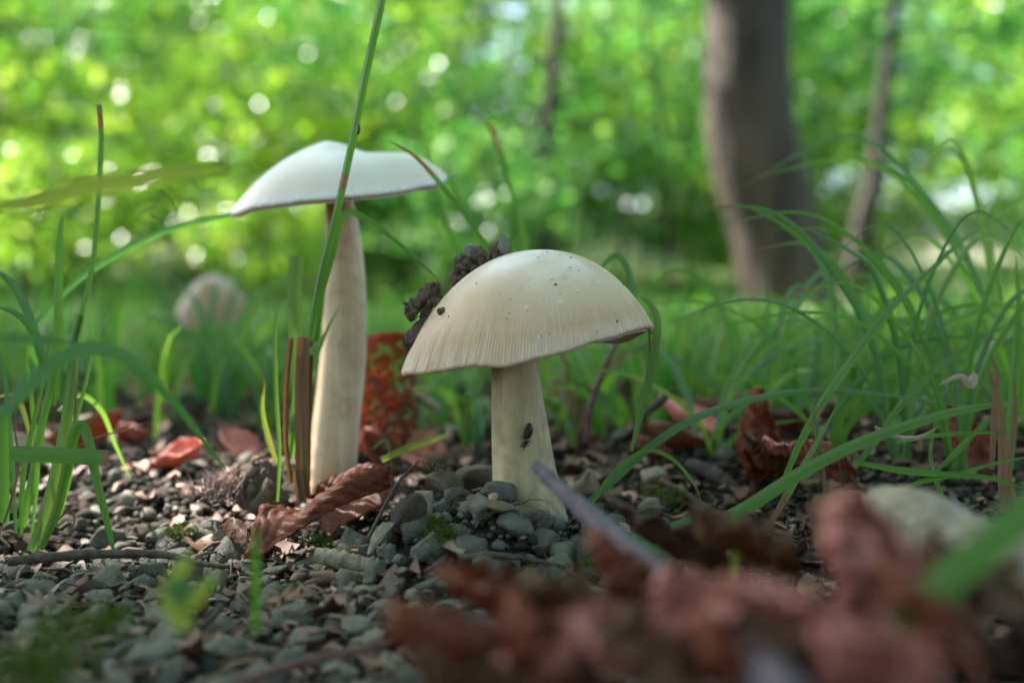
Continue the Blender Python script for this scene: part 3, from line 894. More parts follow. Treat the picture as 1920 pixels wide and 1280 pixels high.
# left tuft
lt = tuft((70, 1030, .37), 'left grass tuft with thick pale stalks and a brown stub tip', [
    ([(120, 760, .37), (140, 640, .37), (165, 540, .37), (178, 460, .37), (186, 350, .37), (190, 260, .37), (186, 196, .37)], 9.6, 'grass', dict(tip=False, fold=.5, root_w=1.2, n=70, dry=drytip(.86, .05))),
    ([(100, 760, .375), (108, 640, .375), (110, 520, .375), (113, 440, .375), (117, 402, .375)], 16.8, 'grass', dict(fold=.2)),
    ([(60, 1035, .368), (85, 960, .368), (105, 880, .368), (118, 820, .368), (132, 740, .368), (140, 650, .37), (150, 590, .37)], 19.2, 'grass_pale', dict(tip=False, fold=.45, root_w=1.1)),
    ([(40, 990, .37), (60, 900, .37), (78, 800, .37), (92, 740, .37), (104, 680, .37)], 14.4, 'grass', dict(tip=False, fold=.45, root_w=1.1)),
    ([(75, 1030, .366), (105, 960, .364), (122, 890, .362), (132, 840, .36), (143, 800, .358), (158, 800, .358), (168, 830, .356), (180, 890, .354), (197, 960, .352), (213, 1030, .35)], 20.8, 'grass', dict(fold=.28, n=90, tip_pow=.35, turn=.2)),
    ([(70, 1000, .372), (95, 940, .372), (125, 870, .372)], 24, 'straw', dict(tip=False, fold=.3)),
    ([(96, 760, .38), (70, 640, .37), (40, 560, .37), (10, 520, .37), (-30, 500, .37)], 17.6, 'grass_blue', dict(fold=.2)),
    ([(90, 700, .36), (60, 620, .35), (25, 585, .34), (-20, 572, .34)], 12.8, 'grass_blue', dict(fold=.2)),
    ([(18, 850, .352), (80, 852, .352), (140, 855, .352), (200, 858, .352)], 29.7, 'grass', dict(tip=False, root_w=1, fold=.2, dry=drytip(.93, .03))),
    ([(8, 980, .36), (8, 900, .36), (6, 820, .36), (4, 760, .36)], 17.6, 'grass', dict(tip=False, fold=.4, root_w=1)),
    ([(60, 830, .38), (40, 760, .38), (20, 740, .38), (-30, 750, .38)], 9.6, 'grass_yellow', {}),
    ([(110, 770, .39), (150, 740, .40), (190, 770, .41), (215, 830, .42), (245, 900, .43)], 10.4, 'grass_pale', {}),
    ([(120, 850, .36), (180, 820, .37), (240, 805, .38), (272, 790, .39)], 3.2, 'straw', {}),
    ([(138, 800, .37), (142, 760, .37), (140, 705, .37)], 4, 'straw', {}),
    ([(85, 1000, .37), (125, 960, .37), (140, 975, .37), (120, 1010, .37), (90, 1020, .365)], 4.8, 'straw', {}),
    ([(60, 1000, .385), (70, 880, .385), (60, 760, .385), (50, 640, .385), (80, 540, .385)], 9, 'grass', {}),
    ([(90, 1010, .375), (110, 900, .375), (150, 760, .375), (180, 640, .38), (205, 585, .385)], 8, 'grass_pale', {}),
    ([(40, 1000, .36), (45, 880, .36), (75, 740, .36), (95, 620, .36)], 10, 'grass', {}),
    ([(30, 1000, .38), (22, 860, .38), (8, 700, .38), (-20, 600, .38)], 9, 'grass_blue', {}),
    ([(110, 980, .39), (135, 860, .39), (128, 720, .39), (112, 560, .39)], 8, 'grass', {}),
    ([(0, 1000, .36), (20, 940, .36), (35, 870, .36), (28, 800, .36), (35, 740, .36)], 4.8, 'straw', {}),
])
# blade running from the left tuft to below the white cap
tuft((150, 520, .44), 'long bluish grass blade slanting from the left tuft up to the white cap', [
    ([(60, 620, .42), (140, 530, .43), (250, 460, .44), (350, 420, .45), (450, 399, .46), (520, 385, .475)], 13, 'grass_blue', dict(fold=.2, n=50))])
# big blurred arching blade in front on the left
tuft((0, 810, .25), 'blurred bluish grass blade arching in front of the left tuft', [
    ([(-60, 850, .25), (20, 760, .25), (90, 690, .255), (160, 655, .262), (230, 668, .27), (310, 735, .285), (370, 810, .30), (430, 890, .32)], 27, 'grass_blue', dict(fold=.15, n=70)),
    ([(-60, 640, .25), (40, 635, .26), (110, 640, .27), (180, 650, .28)], 14, 'grass_blue', dict(fold=.15))])
# blurred horizontal blade at upper left
tuft((60, 380, .2), 'blurred yellow green grass blade lying across the upper left', [
    ([(-30, 392, .2), (70, 378, .202), (160, 350, .205), (250, 338, .21), (330, 325, .215), (425, 318, .22)], 40, 'grass_yellow', dict(fold=.12, n=50, tip_pow=.4))])
# blurred shoot low left
tuft((400, 1120, .2), 'blurred yellow green shoot with two leaves in front of the gravel', [
    ([(350, 1180, .195), (325, 1125, .195), (335, 1075, .195), (360, 1035, .195)], 46, 'grass_yellow', dict(fold=.15)),
    ([(340, 1150, .195), (375, 1110, .195), (410, 1075, .195)], 34, 'grass_yellow', dict(fold=.15)),
    ([(478, 1190, .22), (480, 1100, .22), (478, 1040, .22), (482, 985, .22)], 20, 'grass', dict(fold=.2)),
    ([(340, 1130, .193), (335, 1105, .193), (332, 1085, .193)], 40, 'grass_blue', dict(fold=.15, tip=False))])
# blades behind the near cap
tuft((950, 560, .46), 'grass blades rising behind the near cap, one brown tipped across the white cap', [
    ([(960, 620, .45), (935, 500, .44), (880, 415, .43), (830, 350, .42), (780, 295, .41), (732, 265, .405)], 12, 'grass', dict(fold=.25, dry=drytip(.62, .1))),
    ([(990, 620, .60), (985, 470, .6), (960, 360, .6), (925, 250, .6), (900, 225, .6)], 14, 'grass', dict(dry=drytip(.6, .1))),
    ([(880, 640, .50), (862, 520, .5), (838, 420, .5), (815, 330, .5), (790, 250, .5)], 11, 'grass', {}),
    ([(930, 620, .52), (905, 480, .52), (865, 380, .52), (820, 300, .52)], 12, 'grass', {}),
    ([(1060, 600, .6), (1075, 470, .6), (1090, 385, .6)], 12, 'grass_pale', {}),
    ([(1190, 620, .46), (1188, 560, .46), (1178, 505, .46), (1158, 480, .46), (1135, 492, .46), (1120, 520, .46)], 13, 'grass_blue', dict(n=40)),
])
# blade bent over the right edge of the near cap
tuft((1190, 840, .355), 'pale grass blade hooked over the right edge of the near cap', [
    ([(1184, 845, .35), (1200, 780, .35), (1215, 720, .35), (1228, 655, .35), (1232, 600, .35), (1218, 570, .353), (1200, 556, .358)], 17, 'grass_pale', dict(fold=.25, n=60, root_w=.35, tip_pow=.4)),
    ([(1222, 690, .352), (1218, 640, .352), (1216, 600, .354)], 5, 'straw', {})])
# right-hand grass
R = []
R += [([(1145, 1040, .325), (1260, 1012, .325), (1380, 960, .33), (1500, 885, .335), (1620, 825, .34), (1760, 778, .35), (1850, 760, .36), (1960, 745, .37)], 27, 'grass', dict(fold=.22, n=90, root_w=1.2, turn=.35)),
      ([(1080, 960, .36), (1150, 900, .36), (1215, 840, .36), (1300, 785, .36), (1400, 750, .365), (1520, 732, .37), (1640, 738, .37), (1800, 760, .38)], 17, 'grass_blue', dict(fold=.2, n=90, turn=.2)),
      ([(1110, 945, .35), (1150, 885, .35), (1210, 845, .35), (1260, 860, .35), (1300, 905, .35), (1318, 950, .35)], 9, 'grass_pale', dict(n=60, dry=drytip(.75, .15))),
      ([(1140, 1030, .33), (1200, 1008, .33), (1270, 985, .33), (1330, 965, .33), (1420, 962, .33)], 22, 'grass_blue', dict(fold=.2, root_w=1.2, dry=drytip(.75, .1)))]
tuft((1150, 1030, .33), 'broad green grass blades sweeping right from beside the near stem', R)
R = [([(1470, 900, .36), (1500, 830, .36), (1545, 750, .36), (1600, 670, .37), (1660, 590, .38), (1730, 520, .40), (1820, 440, .42), (1960, 350, .44)], 15, 'grass', dict(n=90, dry=lambda t: .5 if .2 < t < .27 else 0)),
     ([(1440, 990, .35), (1480, 920, .35), (1520, 850, .35), (1570, 760, .36)], 14, 'grass_pale', dict(dry=dryroot(.4, .2))),
     ([(1580, 900, .40), (1640, 830, .40), (1700, 745, .40), (1770, 680, .41), (1850, 630, .42), (1960, 570, .43)], 13, 'grass', dict(n=60)),
     ([(1545, 720, .42), (1570, 680, .42), (1560, 560, .43), (1530, 480, .44), (1480, 430, .45), (1420, 395, .46), (1365, 378, .47)], 11, 'grass', dict(n=70, tip_pow=1.0)),
     ([(1515, 900, .355), (1535, 840, .355), (1528, 780, .355), (1520, 745, .355)], 7, 'grass_blue', {}),
     ([(1545, 960, .355), (1545, 890, .355), (1530, 830, .355), (1522, 780, .355)], 7, 'straw', {}),
     ([(1680, 830, .37), (1740, 818, .36), (1820, 812, .35), (1900, 808, .35)], 9, 'grass', {}),
     ([(1750, 890, .37), (1800, 840, .37), (1850, 790, .37), (1890, 760, .37)], 10, 'grass', {}),
     ([(1600, 865, .34), (1680, 880, .34), (1760, 888, .34), (1850, 895, .335), (1920, 915, .33)], 14, 'grass', dict(n=50)),
     ([(1665, 930, .34), (1720, 905, .34), (1790, 890, .34), (1860, 870, .34), (1960, 850, .33)], 9, 'grass', {}),
     ([(1775, 950, .36), (1755, 900, .36), (1745, 850, .37), (1755, 780, .37)], 9, 'grass', {}),
     ([(1640, 800, .36), (1680, 818, .36), (1720, 820, .355), (1760, 800, .355)], 10, 'dead_pale', {}),
     ]
tuft((1500, 960, .37), 'tangle of green grass blades reaching up to the right edge', R)
R = []
for (x0, y0, x1, y1, x2, y2, Y, w, m) in [
        (1890, 900, 1900, 740, 1905, 480, .42, 20, 'grass'), (1860, 880, 1865, 760, 1858, 668, .36, 12, 'straw'), (1880, 960, 1880, 850, 1852, 690, .35, 18, 'straw'),
        (1910, 1000, 1890, 880, 1900, 700, .36, 14, 'straw'), (1780, 960, 1760, 800, 1745, 560, .5, 12, 'grass'), (1500, 760, 1525, 700, 1528, 600, .55, 22, 'grass_blue'),
        (1700, 840, 1640, 700, 1655, 380, .62, 13, 'grass'), (1600, 820, 1590, 700, 1535, 580, .6, 12, 'grass'), (1650, 830, 1800, 700, 1960, 600, .5, 30, 'grass_blue'),
        (1560, 800, 1700, 640, 1960, 560, .48, 20, 'grass'), (1620, 780, 1760, 560, 1890, 340, .55, 10, 'grass'), (1830, 700, 1820, 720, 1760, 722, .34, 18, 'dead_pale')]:
    R.append(([(x0, y0, Y), ((x0 + x1) / 2, (y0 + y1) / 2, Y), (x1, y1, Y), ((x1 + x2) / 2 + 8, (y1 + y2) / 2 - 15, Y), (x2, y2, Y)], w, m, dict(n=40, dry=(lambda t: 1.0) if m == 'straw' else None)))
tuft((1880, 900, .4), 'upright grass and dry straw stalks at the right edge', R)
# big blurred blade in the lower right corner
tuft((1700, 1200, .15), 'broad blurred green blade crossing the lower right corner', [
    ([(1660, 1190, .150), (1740, 1120, .152), (1830, 1040, .155), (1960, 930, .16), (2050, 850, .165)], 66, 'grass', dict(fold=.15, n=50, tip=False, root_w=.15)),
    ([(1375, 1100, .24), (1378, 1040, .24), (1382, 990, .24), (1385, 960, .24)], 16, 'grass_yellow', dict(fold=.2))])
# little tufts behind, between the mushrooms and right of the near stem
def small_tuft(px, py, Y, n, hpx, label, seed, mats=('grass', 'grass_pale', 'grass_blue'), w=10, group='small grass tufts behind the mushrooms'):
    r = random.Random(seed); bl = []
    for k in range(n):
        d = r.uniform(-1, 1); h = hpx * r.uniform(.45, 1.1); q = Y + r.uniform(-.02, .02)
        x0 = px + r.uniform(-14, 14)
        bl.append(([(x0, py, q), (x0 + d * h * .15, py - h * .45, q), (x0 + d * h * .45, py - h * .85, q + r.uniform(-.02, .02)), (x0 + d * h * r.uniform(.7, 1.1), py - h * r.uniform(.6, 1.05), q)], w * r.uniform(.6, 1.3), r.choice(mats), dict(n=24, twist=r.uniform(-1, 1), dry=drytip(.8, .1) if r.random() < .3 else None)))
    return tuft((px, py, Y), label, bl, group)
tuft((720, 860, .42), 'yellow green grass blade lying behind the red brown leaf', [
    ([(715, 862, .42), (760, 842, .42), (800, 828, .43), (845, 812, .44)], 15, 'grass_yellow', {}),
    ([(700, 840, .43), (725, 826, .44), (735, 880, .43)], 5, 'grass_pale', {})])
small_tuft(885, 850, .52, 9, 150, 'small grass tuft with upright blades left of the near stem', 3, w=18)
small_tuft(1085, 850, .55, 9, 210, 'grass tuft with a brown stalk right behind the near stem', 4, ('grass', 'grass_pale', 'straw'), 13)
small_tuft(1180, 860, .58, 9, 190, 'grass tuft behind the black stick tip', 5, w=14)
small_tuft(830, 830, .62, 10, 190, 'blurred grass tuft behind the perforated dark leaf', 6, w=14)
small_tuft(1300, 830, .62, 12, 210, 'blurred grass tuft left of the crumpled leaf', 7, w=14)
small_tuft(400, 800, .80, 12, 290, 'blurred grass tuft hiding the far mushroom stem', 18, w=15)
small_tuft(430, 790, .70, 14, 240, 'blurred bright grass tuft in front of the far mushroom', 8, w=16)
small_tuft(500, 800, .62, 10, 220, 'blurred grass tuft between the far and tall mushrooms', 9, w=15)
small_tuft(1640, 790, .62, 12, 260, 'blurred grass tuft behind the tangle on the right', 11, w=14)
small_tuft(1420, 800, .75, 14, 240, 'blurred grass tuft below the big trunk', 10, w=16)
small_tuft(120, 800, .65, 12, 230, 'blurred grass tuft behind the left tuft', 12, w=14)
small_tuft(1800, 830, .5, 11, 260, 'grass tuft rising behind the dry straw at right', 13, w=13)
small_tuft(300, 820, .75, 12, 200, 'blurred dark grass tuft left of the far mushroom', 14, w=16)
def arch_tuft(px, py, Y, n, reach, rise, label, seed, w=11):
    r = random.Random(seed); bl = []
    for k in range(n):
        d = r.choice((-1, 1, 1)) if reach > 0 else r.choice((-1, -1, 1)); R1 = abs(reach) * r.uniform(.5, 1.2) * d; H = rise * r.uniform(.5, 1.75); R1 *= r.uniform(.5, 1.2); q = r.uniform(-.05, .05)
        x0 = px + r.uniform(-18, 18)
        bl.append(([(x0, py, Y), (x0 + R1 * .12, py - H * .55, Y + q * .3), (x0 + R1 * .38, py - H * .95, Y + q * .6), (x0 + R1 * .7, py - H * r.uniform(1.05, 1.2), Y + q * .9), (x0 + R1 * 1.15, py - H * r.uniform(.85, 1.25), Y + q)],
                   w * r.uniform(.6, 1.3), r.choice(('grass', 'grass', 'grass_pale', 'grass_blue')), dict(n=44, fold=.22, twist=r.uniform(-.8, .8), tip_pow=.9, dry=drytip(.82, .1) if r.random() < .35 else None)))
    return tuft((px, py, Y), label, bl, 'arching grass tufts at right')
arch_tuft(1330, 880, .47, 9, 300, 150, 'arching grass tuft rising from dark soil right of the near stem', 81)
arch_tuft(1420, 860, .52, 10, 260, 190, 'arching grass tuft left of the crumpled orange leaf', 82)
arch_tuft(1560, 880, .46, 10, 340, 220, 'arching grass tuft between crumpled leaf and pinkish leaf', 83)
arch_tuft(1690, 860, .43, 10, -360, 240, 'arching grass tuft leaning left at the right side', 84)
arch_tuft(1800, 900, .42, 11, -420, 260, 'widely arching grass tuft beside the straw stalks', 85)
arch_tuft(1900, 860, .50, 11, -500, 300, 'tallest arching grass tuft at the right edge', 86)
arch_tuft(1240, 850, .62, 9, 220, 160, 'soft arching grass tuft behind the black stick', 87)
arch_tuft(1130, 870, .56, 7, -160, 150, 'low arching grass tuft behind the near stem', 88)
# thin hair-like tendril at upper left
tb = at(300, 420, .30)
tag(obj('tendril', tube('tendril', rel([at(260, 400, .3), at(290, 385, .3), at(285, 405, .3), at(305, 412, .3), at(328, 400, .3), at(318, 370, .3), at(300, 358, .3), at(312, 372, .3)], tb), [.0002] * 8, M['grass_blue'], 5, 60), None, tb),
    'thin curled grass tendril under the blurred blade at upper left', 'tendril')

# ------------------------------------------------------------------ dead leaves
def sheet(name, G, mat, base, nu=44, nv=30, crinkle=.0012, freq=90, seed=0, holes=0.0, thick=.0003, ragged=.05, edge=.0):
    """G: rows of control points (photo px, py, Y); rows along the leaf"""
    rows = [catmull([tuple(at(*p)) for p in r], nv) for r in G]
    cols = np.stack(rows, 0)
    P = np.stack([catmull([tuple(p) for p in cols[:, j]], nu) for j in range(nv)], 1)
    return leaf_from(P, mat, base, crinkle, freq, seed, holes, thick, ragged)

def leaf_from(P, mat, base, crinkle, freq, seed, holes, thick, ragged, mask=None):
    nu, nv = P.shape[:2]
    du = np.gradient(P, axis=0); dv = np.gradient(P, axis=1)
    N = np.cross(du, dv); N /= np.linalg.norm(N, axis=2)[..., None] + 1e-12
    for i in range(nu):
        for j in range(nv):
            q = Vector(P[i, j]) * freq + Vector((seed * 7.3, 0, 0))
            d = noise.noise(q) + .5 * noise.noise(q * 2.3) + .25 * noise.noise(q * 5.1)
            # ribs between side veins
            v = i / (nu - 1); s = abs(j / (nv - 1) - .5)
            d += .35 * math.sin((v - s * .55) * 75)
            P[i, j] += N[i, j] * d * crinkle
            if j in (0, nv - 1) or i in (0, nu - 1):
                P[i, j] += (dv[i, j] * (1 if j == 0 else -1 if j else 0)) * ragged * 14 * abs(noise.noise(q * 3))
    n = nu * nv
    V = np.concatenate([P.reshape(-1, 3) + N.reshape(-1, 3) * thick, P.reshape(-1, 3) - N.reshape(-1, 3) * thick]) - np.array(base)
    fc = grid_faces(nu, nv)
    keep = np.ones(len(fc), bool)
    if mask is not None: keep &= mask
    if holes > 0:
        for k, f in enumerate(fc):
            c = Vector(P.reshape(-1, 3)[f].mean(0)) * freq * 2.2; c.x *= 1.7; c += Vector((noise.noise(c * .45), 0, noise.noise(c * .5 + Vector((9, 1, 1))))) * 2.2
            i, j = divmod(int(f[0]), nv)
            if noise.noise(c + Vector((seed, 3, 1))) > .36 - holes and 2 < i < nu - 4 and 2 < j < nv - 4 and i / nu > holes * .2: keep[k] = False
    fc = fc[keep]
    uv1 = np.stack(np.meshgrid(np.linspace(0, 1, nv), np.linspace(0, 1, nu)), -1).reshape(-1, 2)
    F2 = np.concatenate([fc, fc[:, ::-1] + n])
    # close the rim
    from collections import Counter
    e = Counter(); d_ = {}
    for f in fc:
        for a, b in ((f[0], f[1]), (f[1], f[2]), (f[2], f[3]), (f[3], f[0])):
            k = (min(a, b), max(a, b)); e[k] += 1; d_[k] = (a, b)
    rim = np.array([[d_[k][1], d_[k][0], d_[k][0] + n, d_[k][1] + n] for k, c in e.items() if c == 1])
    F2 = np.concatenate([F2, rim])
    return mesh('leaf_blade', V, F2, mat, uv=np.concatenate([uv1, uv1]))

def leaf_local(L, Wd, curl, bend, seed, nu=34, nv=22, roll=0.0, lobes=0.0):
    """an oval leaf lying along +Y, curled; returns a grid in metres"""
    P = np.zeros((nu, nv, 3))
    for i in range(nu):
        v = i / (nu - 1)
        w = Wd * (math.sin(math.pi * v ** .85) ** .75 + .01) * (1 + lobes * math.sin(v * 31))
        a = bend * (v - .3)
        y = L * (math.sin(a) / bend if abs(bend) > 1e-3 else v - .3)
        z = L * ((1 - math.cos(a)) / bend if abs(bend) > 1e-3 else 0)
        for j in range(nv):
            s = (j / (nv - 1)) * 2 - 1
            x_ = s * w
            k = curl * (1 + .4 * nz(seed + v * 2.0, s)) / Wd
            ang = x_ * k
            X = math.sin(ang) / k if abs(k) > 1e-4 else x_
            Z = (1 - math.cos(ang)) / k if abs(k) > 1e-4 else 0
            P[i, j] = (X + roll * v * L, y - Z * math.sin(a), z + Z * math.cos(a))
    return P

def dead_leaf(px, py, Y, Lpx, mat, label, seed, rot, curl=1.4, bend=.7, asp=.33, crinkle=.0016, group=None, holes=0.0, loc=None, L=None, name='dead_leaf', stalk=True, lobes=0.05):
    loc = loc or at(px, py, Y)
    L = L or Lpx / F * Y
    P = leaf_local(L, L * asp, curl, bend, seed, 44, 30, 0.0, lobes)
    me = leaf_from(P, M[mat], (0, 0, 0), crinkle, 60 * .06 / L, seed, holes, .0002, .06)
    e = empty(name, loc, label, 'dead leaf', group)
    e.rotation_euler = rot
    obj('leaf_blade', me, e)
    if stalk:
        p0 = P[1, P.shape[1] // 2]; p1 = P[6, P.shape[1] // 2]
        dd = (p0 - p1) / (np.linalg.norm(p0 - p1) + 1e-9)
        obj('leaf_stalk', tube('leaf_stalk', [p1, p0, p0 + dd * L * .12, p0 + dd * L * .2 + np.array([0, 0, .002])], [.0005, .0006, .0005, .0006], M['twig_red'], 6, 12), e)
    return e

# the curled red-brown leaf: lower, pinkish face and the orange flap behind it
b0 = at(560, 990, .375)
cl = empty('dead_leaf', b0, 'curled red brown leaf with a folded tip in front of the tall mushroom', 'dead leaf')
G = [[(445, 1072, .350), (462, 1056, .352), (470, 1030, .356), (480, 1062, .352)],
     [(466, 1040, .350), (478, 990, .354), (492, 952, .362), (512, 1012, .352)],
     [(490, 1042, .349), (500, 985, .354), (522, 950, .364), (545, 975, .362)],
     [(530, 1010, .350), (545, 975, .355), (562, 960, .362), (575, 958, .366)],
     [(575, 985, .352), (590, 950, .355), (600, 930, .362), (615, 938, .368)],
     [(625, 955, .356), (635, 915, .358), (642, 900, .364), (658, 920, .372)],
     [(672, 935, .362), (678, 893, .364), (684, 880, .37), (700, 900, .376)],
     [(732, 915, .372), (728, 888, .372), (726, 872, .376), (738, 884, .38)]]
obj('leaf_blade', sheet('leaf_blade', G, M['curled'], b0, 72, 30, .0011, 170, 1), cl)
G = [[(585, 945, .39), (600, 985, .385), (615, 1003, .376)],
     [(598, 905, .40), (620, 940, .392), (640, 985, .378)],
     [(640, 888, .405), (662, 925, .395), (680, 965, .38)],
     [(690, 868, .405), (705, 905, .395), (718, 945, .384)],
     [(738, 880, .40), (740, 900, .395), (742, 925, .388)]]
obj('leaf_flap', sheet('leaf_flap', G, M['curled'], b0, 40, 26, .001, 130, 4), cl, )
G = [[(410, 985, .375), (420, 1003, .372), (432, 1015, .37)], [(435, 972, .372), (440, 995, .366), (450, 1018, .362)], [(462, 985, .370), (465, 1003, .362), (470, 1030, .358)]]
obj('leaf_flap', sheet('leaf_flap', G, M['dead_brown'], b0, 20, 16, .0012, 160, 6), cl)

# standing perforated leaf between the mushrooms
b0 = at(730, 840, .485)
pl = empty('dead_leaf', b0, 'dark perforated leaf standing upright between the two mushrooms, glowing orange low', 'dead leaf')
G = [[(684, 628, .475), (700, 626, .49), (730, 622, .50), (768, 624, .50), (790, 632, .49)],
     [(680, 680, .475), (700, 690, .492), (735, 690, .50), (768, 690, .50), (775, 700, .49)],
     [(676, 740, .475), (705, 750, .492), (735, 760, .50), (765, 760, .50), (778, 770, .49)],
     [(676, 800, .47), (700, 810, .485), (730, 810, .49), (748, 810, .495), (778, 800, .49)],
     [(700, 870, .465), (712, 865, .48), (726, 862, .485), (738, 858, .49), (745, 850, .49)]]
obj('leaf_blade', sheet('leaf_blade', G, M['perforated'], b0, 64, 50, .0022, 120, 2, holes=.24), pl)

# crumpled leaf on the right and other leaves lying about
dead_leaf(1400, 850, .43, 190, 'dead_red', 'crumpled orange brown leaf standing behind the right hand grass', 21, (1.1, .3, .5), 2.0, 1.3, .36, .004)
dead_leaf(1440, 880, .42, 170, 'dead_brown', 'brown leaf half buried below the crumpled orange leaf', 22, (.5, -.3, 2.2), 1.2, .8, .34, .003)
dead_leaf(1250, 870, .48, 120, 'dead_red', 'small rusty leaf on dark soil right of the near stem', 23, (.4, .5, 1.2), 1.4, 1.0, .34, .002)
dead_leaf(1550, 880, .40, 190, 'dead_pink', 'pinkish leaf under the crossing grass blades', 24, (.3, .4, 1.7), 1.0, .5, .34, .003)
dead_leaf(1810, 860, .45, 170, 'dead_red', 'orange leaf behind the straw stalks at right', 25, (.8, .1, .3), 1.5, .6, .36, .003)
dead_leaf(1740, 760, .52, 150, 'dead_brown', 'dark brown leaf under the straw bundle at right', 26, (.7, .5, -.5), 1.3, .8, .36, .003)
dead_leaf(800, 890, .44, 110, 'dead_pink', 'small pink leaf on the soil behind the mound', 27, (.5, -.2, 1.9), 1.0, .6, .34, .001)
dead_leaf(460, 850, .52, 110, 'dead_pink', 'blurred pinkish leaf left of the grass tuft', 28, (.5, -.2, .9), 1.0, .6, .34, .001)
dead_leaf(1180, 780, .60, 120, 'dead_brown', 'small brown leaf behind the black stick', 29, (.6, .2, .2), 1.4, .9, .34, .002)
# blurred leaves close to the lens, lower right
FG = [
 (1320, 1065, .27, 330, 'dead_dark', 'dark brown curled leaf under the broad grass blade', (.35, .25, 1.35), 1.5, .6, .26, .003),
 (1180, 1105, .20, 230, 'dead_red', 'blurred rusty leaf in front of the greenish stone', (.5, .15, 1.0), 2.0, 1.2, .40, .005),
 (960, 1130, .205, 250, 'dead_red', 'blurred orange brown leaf at bottom centre', (.3, -.1, 1.7), 1.9, 1.0, .40, .006),
 (1080, 1150, .185, 250, 'dead_brown', 'blurred brown leaf between the rusty leaves at bottom centre', (.3, .3, 2.4), 2.0, 1.2, .42, .006),
 (850, 1225, .185, 260, 'dead_red', 'blurred rusty leaf at the bottom edge over gravel', (.3, .1, 1.3), 1.9, 1.1, .42, .006),
 (1010, 1235, .17, 280, 'dead_red', 'blurred crumpled leaf at the bottom edge below the near mushroom', (.4, .3, .4), 2.0, 1.2, .42, .007),
 (1180, 1230, .165, 280, 'dead_pink', 'blurred pinkish brown leaf at the bottom left of the purple twig', (.4, -.3, 1.9), 1.8, 1.2, .42, .006),
 (1330, 1200, .17, 240, 'dead_pink', 'blurred pinkish leaf directly under the purple twig', (.5, -.3, .3), 1.7, 1.0, .42, .006),
 (1430, 1060, .235, 260, 'dead_brown', 'blurred brown leaf between the grass blade and the big pinkish leaf', (.4, .3, 1.9), 1.8, .9, .36, .004),
 (1580, 1080, .165, 330, 'dead_pink', 'big blurred pinkish brown leaf standing at lower right', (.9, .15, .25), 1.5, 1.0, .42, .008),
 (1640, 1110, .16, 300, 'dead_pink', 'second blurred pinkish leaf leaning on the big standing one', (.6, .5, 1.1), 1.8, 1.1, .42, .008),
 (1540, 1240, .15, 340, 'dead_pink', 'blurred pink leaf at the bottom edge right of the twig', (.4, .1, 1.5), 1.8, 1.1, .42, .007),
 (1760, 1230, .15, 300, 'dead_red', 'blurred reddish leaf below the broad green blade', (.5, .4, .9), 1.6, .9, .42, .006),
 (1250, 1290, .15, 260, 'dead_brown', 'blurred brown leaf cut by the bottom edge under the twig', (.3, .2, .7), 1.6, .9, .42, .006),
 (900, 1290, .165, 260, 'dead_brown', 'blurred dark leaf cut by the bottom edge at centre', (.3, -.2, 2.2), 1.6, 1.0, .42, .006),
 (1420, 1290, .145, 260, 'dead_red', 'blurred rusty leaf cut by the bottom edge right of the twig', (.4, .2, 1.2), 1.6, 1.0, .42, .006),
 (1680, 1290, .14, 300, 'dead_pink', 'blurred pink leaf cut by the bottom edge at lower right', (.5, .1, 2.0), 1.6, 1.0, .42, .006),
 (1850, 1130, .17, 260, 'dead_brown', 'blurred dark brown leaf in the shadow below the pale leaf', (.3, .2, .6), 1.4, .9, .42, .005),
 (1880, 1250, .17, 260, 'dead_dark', 'blurred nearly black leaf in the bottom right corner', (.2, .2, 1.9), 1.2, .9, .42, .005),
 (1450, 1190, .19, 200, 'dead_brown', 'small blurred brown leaf right of the purple twig', (.3, .2, 2.6), 1.6, .9, .42, .004),
]
r_ = random.Random(99)
for k in range(12):
    px = 830 + k * 90 + r_.uniform(-20, 20)
    top = 1190 if px < 1250 else 1150
    FG.append((px, top + r_.uniform(0, 110), r_.uniform(.15, .21), r_.uniform(170, 240), ('dead_red', 'dead_pink', 'dead_pink', 'dead_brown')[k % 4],
               'blurred %s curl of leaf litter near the bottom edge, %s from left' % (('rusty', 'pinkish', 'rosy', 'brown')[k % 4], ('first', 'second', 'third', 'fourth', 'fifth', 'sixth', 'seventh', 'eighth', 'ninth', 'tenth', 'eleventh', 'twelfth')[k]),
               (r_.uniform(.1, .6), r_.uniform(-.4, .4), r_.uniform(0, 6.28)), 1.5, .9, .42, .006))
for i, (px, py, Y, Lp, m, lb, rt, cu, be, asp, ck) in enumerate(FG):
    if i in (1, 2, 3, 4, 5, 6): py += 22
    if i in (9, 10): px += 45; py += 55; Lp *= .92
    ck *= .6
    dead_leaf(px, py, Y, Lp, m, lb, 31 + i, rt, cu, be, asp, ck, lobes=.13)
b0 = at(1740, 1000, .235)
pf = empty('dead_leaf', b0, 'blurred pale tan leaf with dark folded corner at right edge', 'dead leaf')
G = [[(1590, 985, .25), (1605, 955, .25), (1625, 925, .255), (1660, 915, .26)],
     [(1640, 1010, .235), (1660, 975, .235), (1700, 935, .24), (1740, 930, .25)],
     [(1690, 1120, .225), (1720, 1060, .225), (1780, 980, .23), (1830, 960, .24)],
     [(1760, 1170, .215), (1800, 1100, .215), (1860, 1020, .22), (1920, 990, .23)],
     [(1850, 1160, .21), (1900, 1110, .21), (1960, 1060, .215), (2010, 1030, .225)]]
obj('leaf_blade', sheet('leaf_blade', G, M['dead_pale'], b0, 44, 30, .002, 60, 5), pf)
G = [[(1510, 945, .26), (1520, 990, .255), (1530, 1040, .25)], [(1570, 915, .262), (1580, 975, .25), (1590, 1050, .24)], [(1630, 920, .262), (1635, 985, .245), (1640, 1050, .235)]]
obj('leaf_flap', sheet('leaf_flap', G, M['dead_brown'], b0, 24, 20, .002, 80, 8), pf)

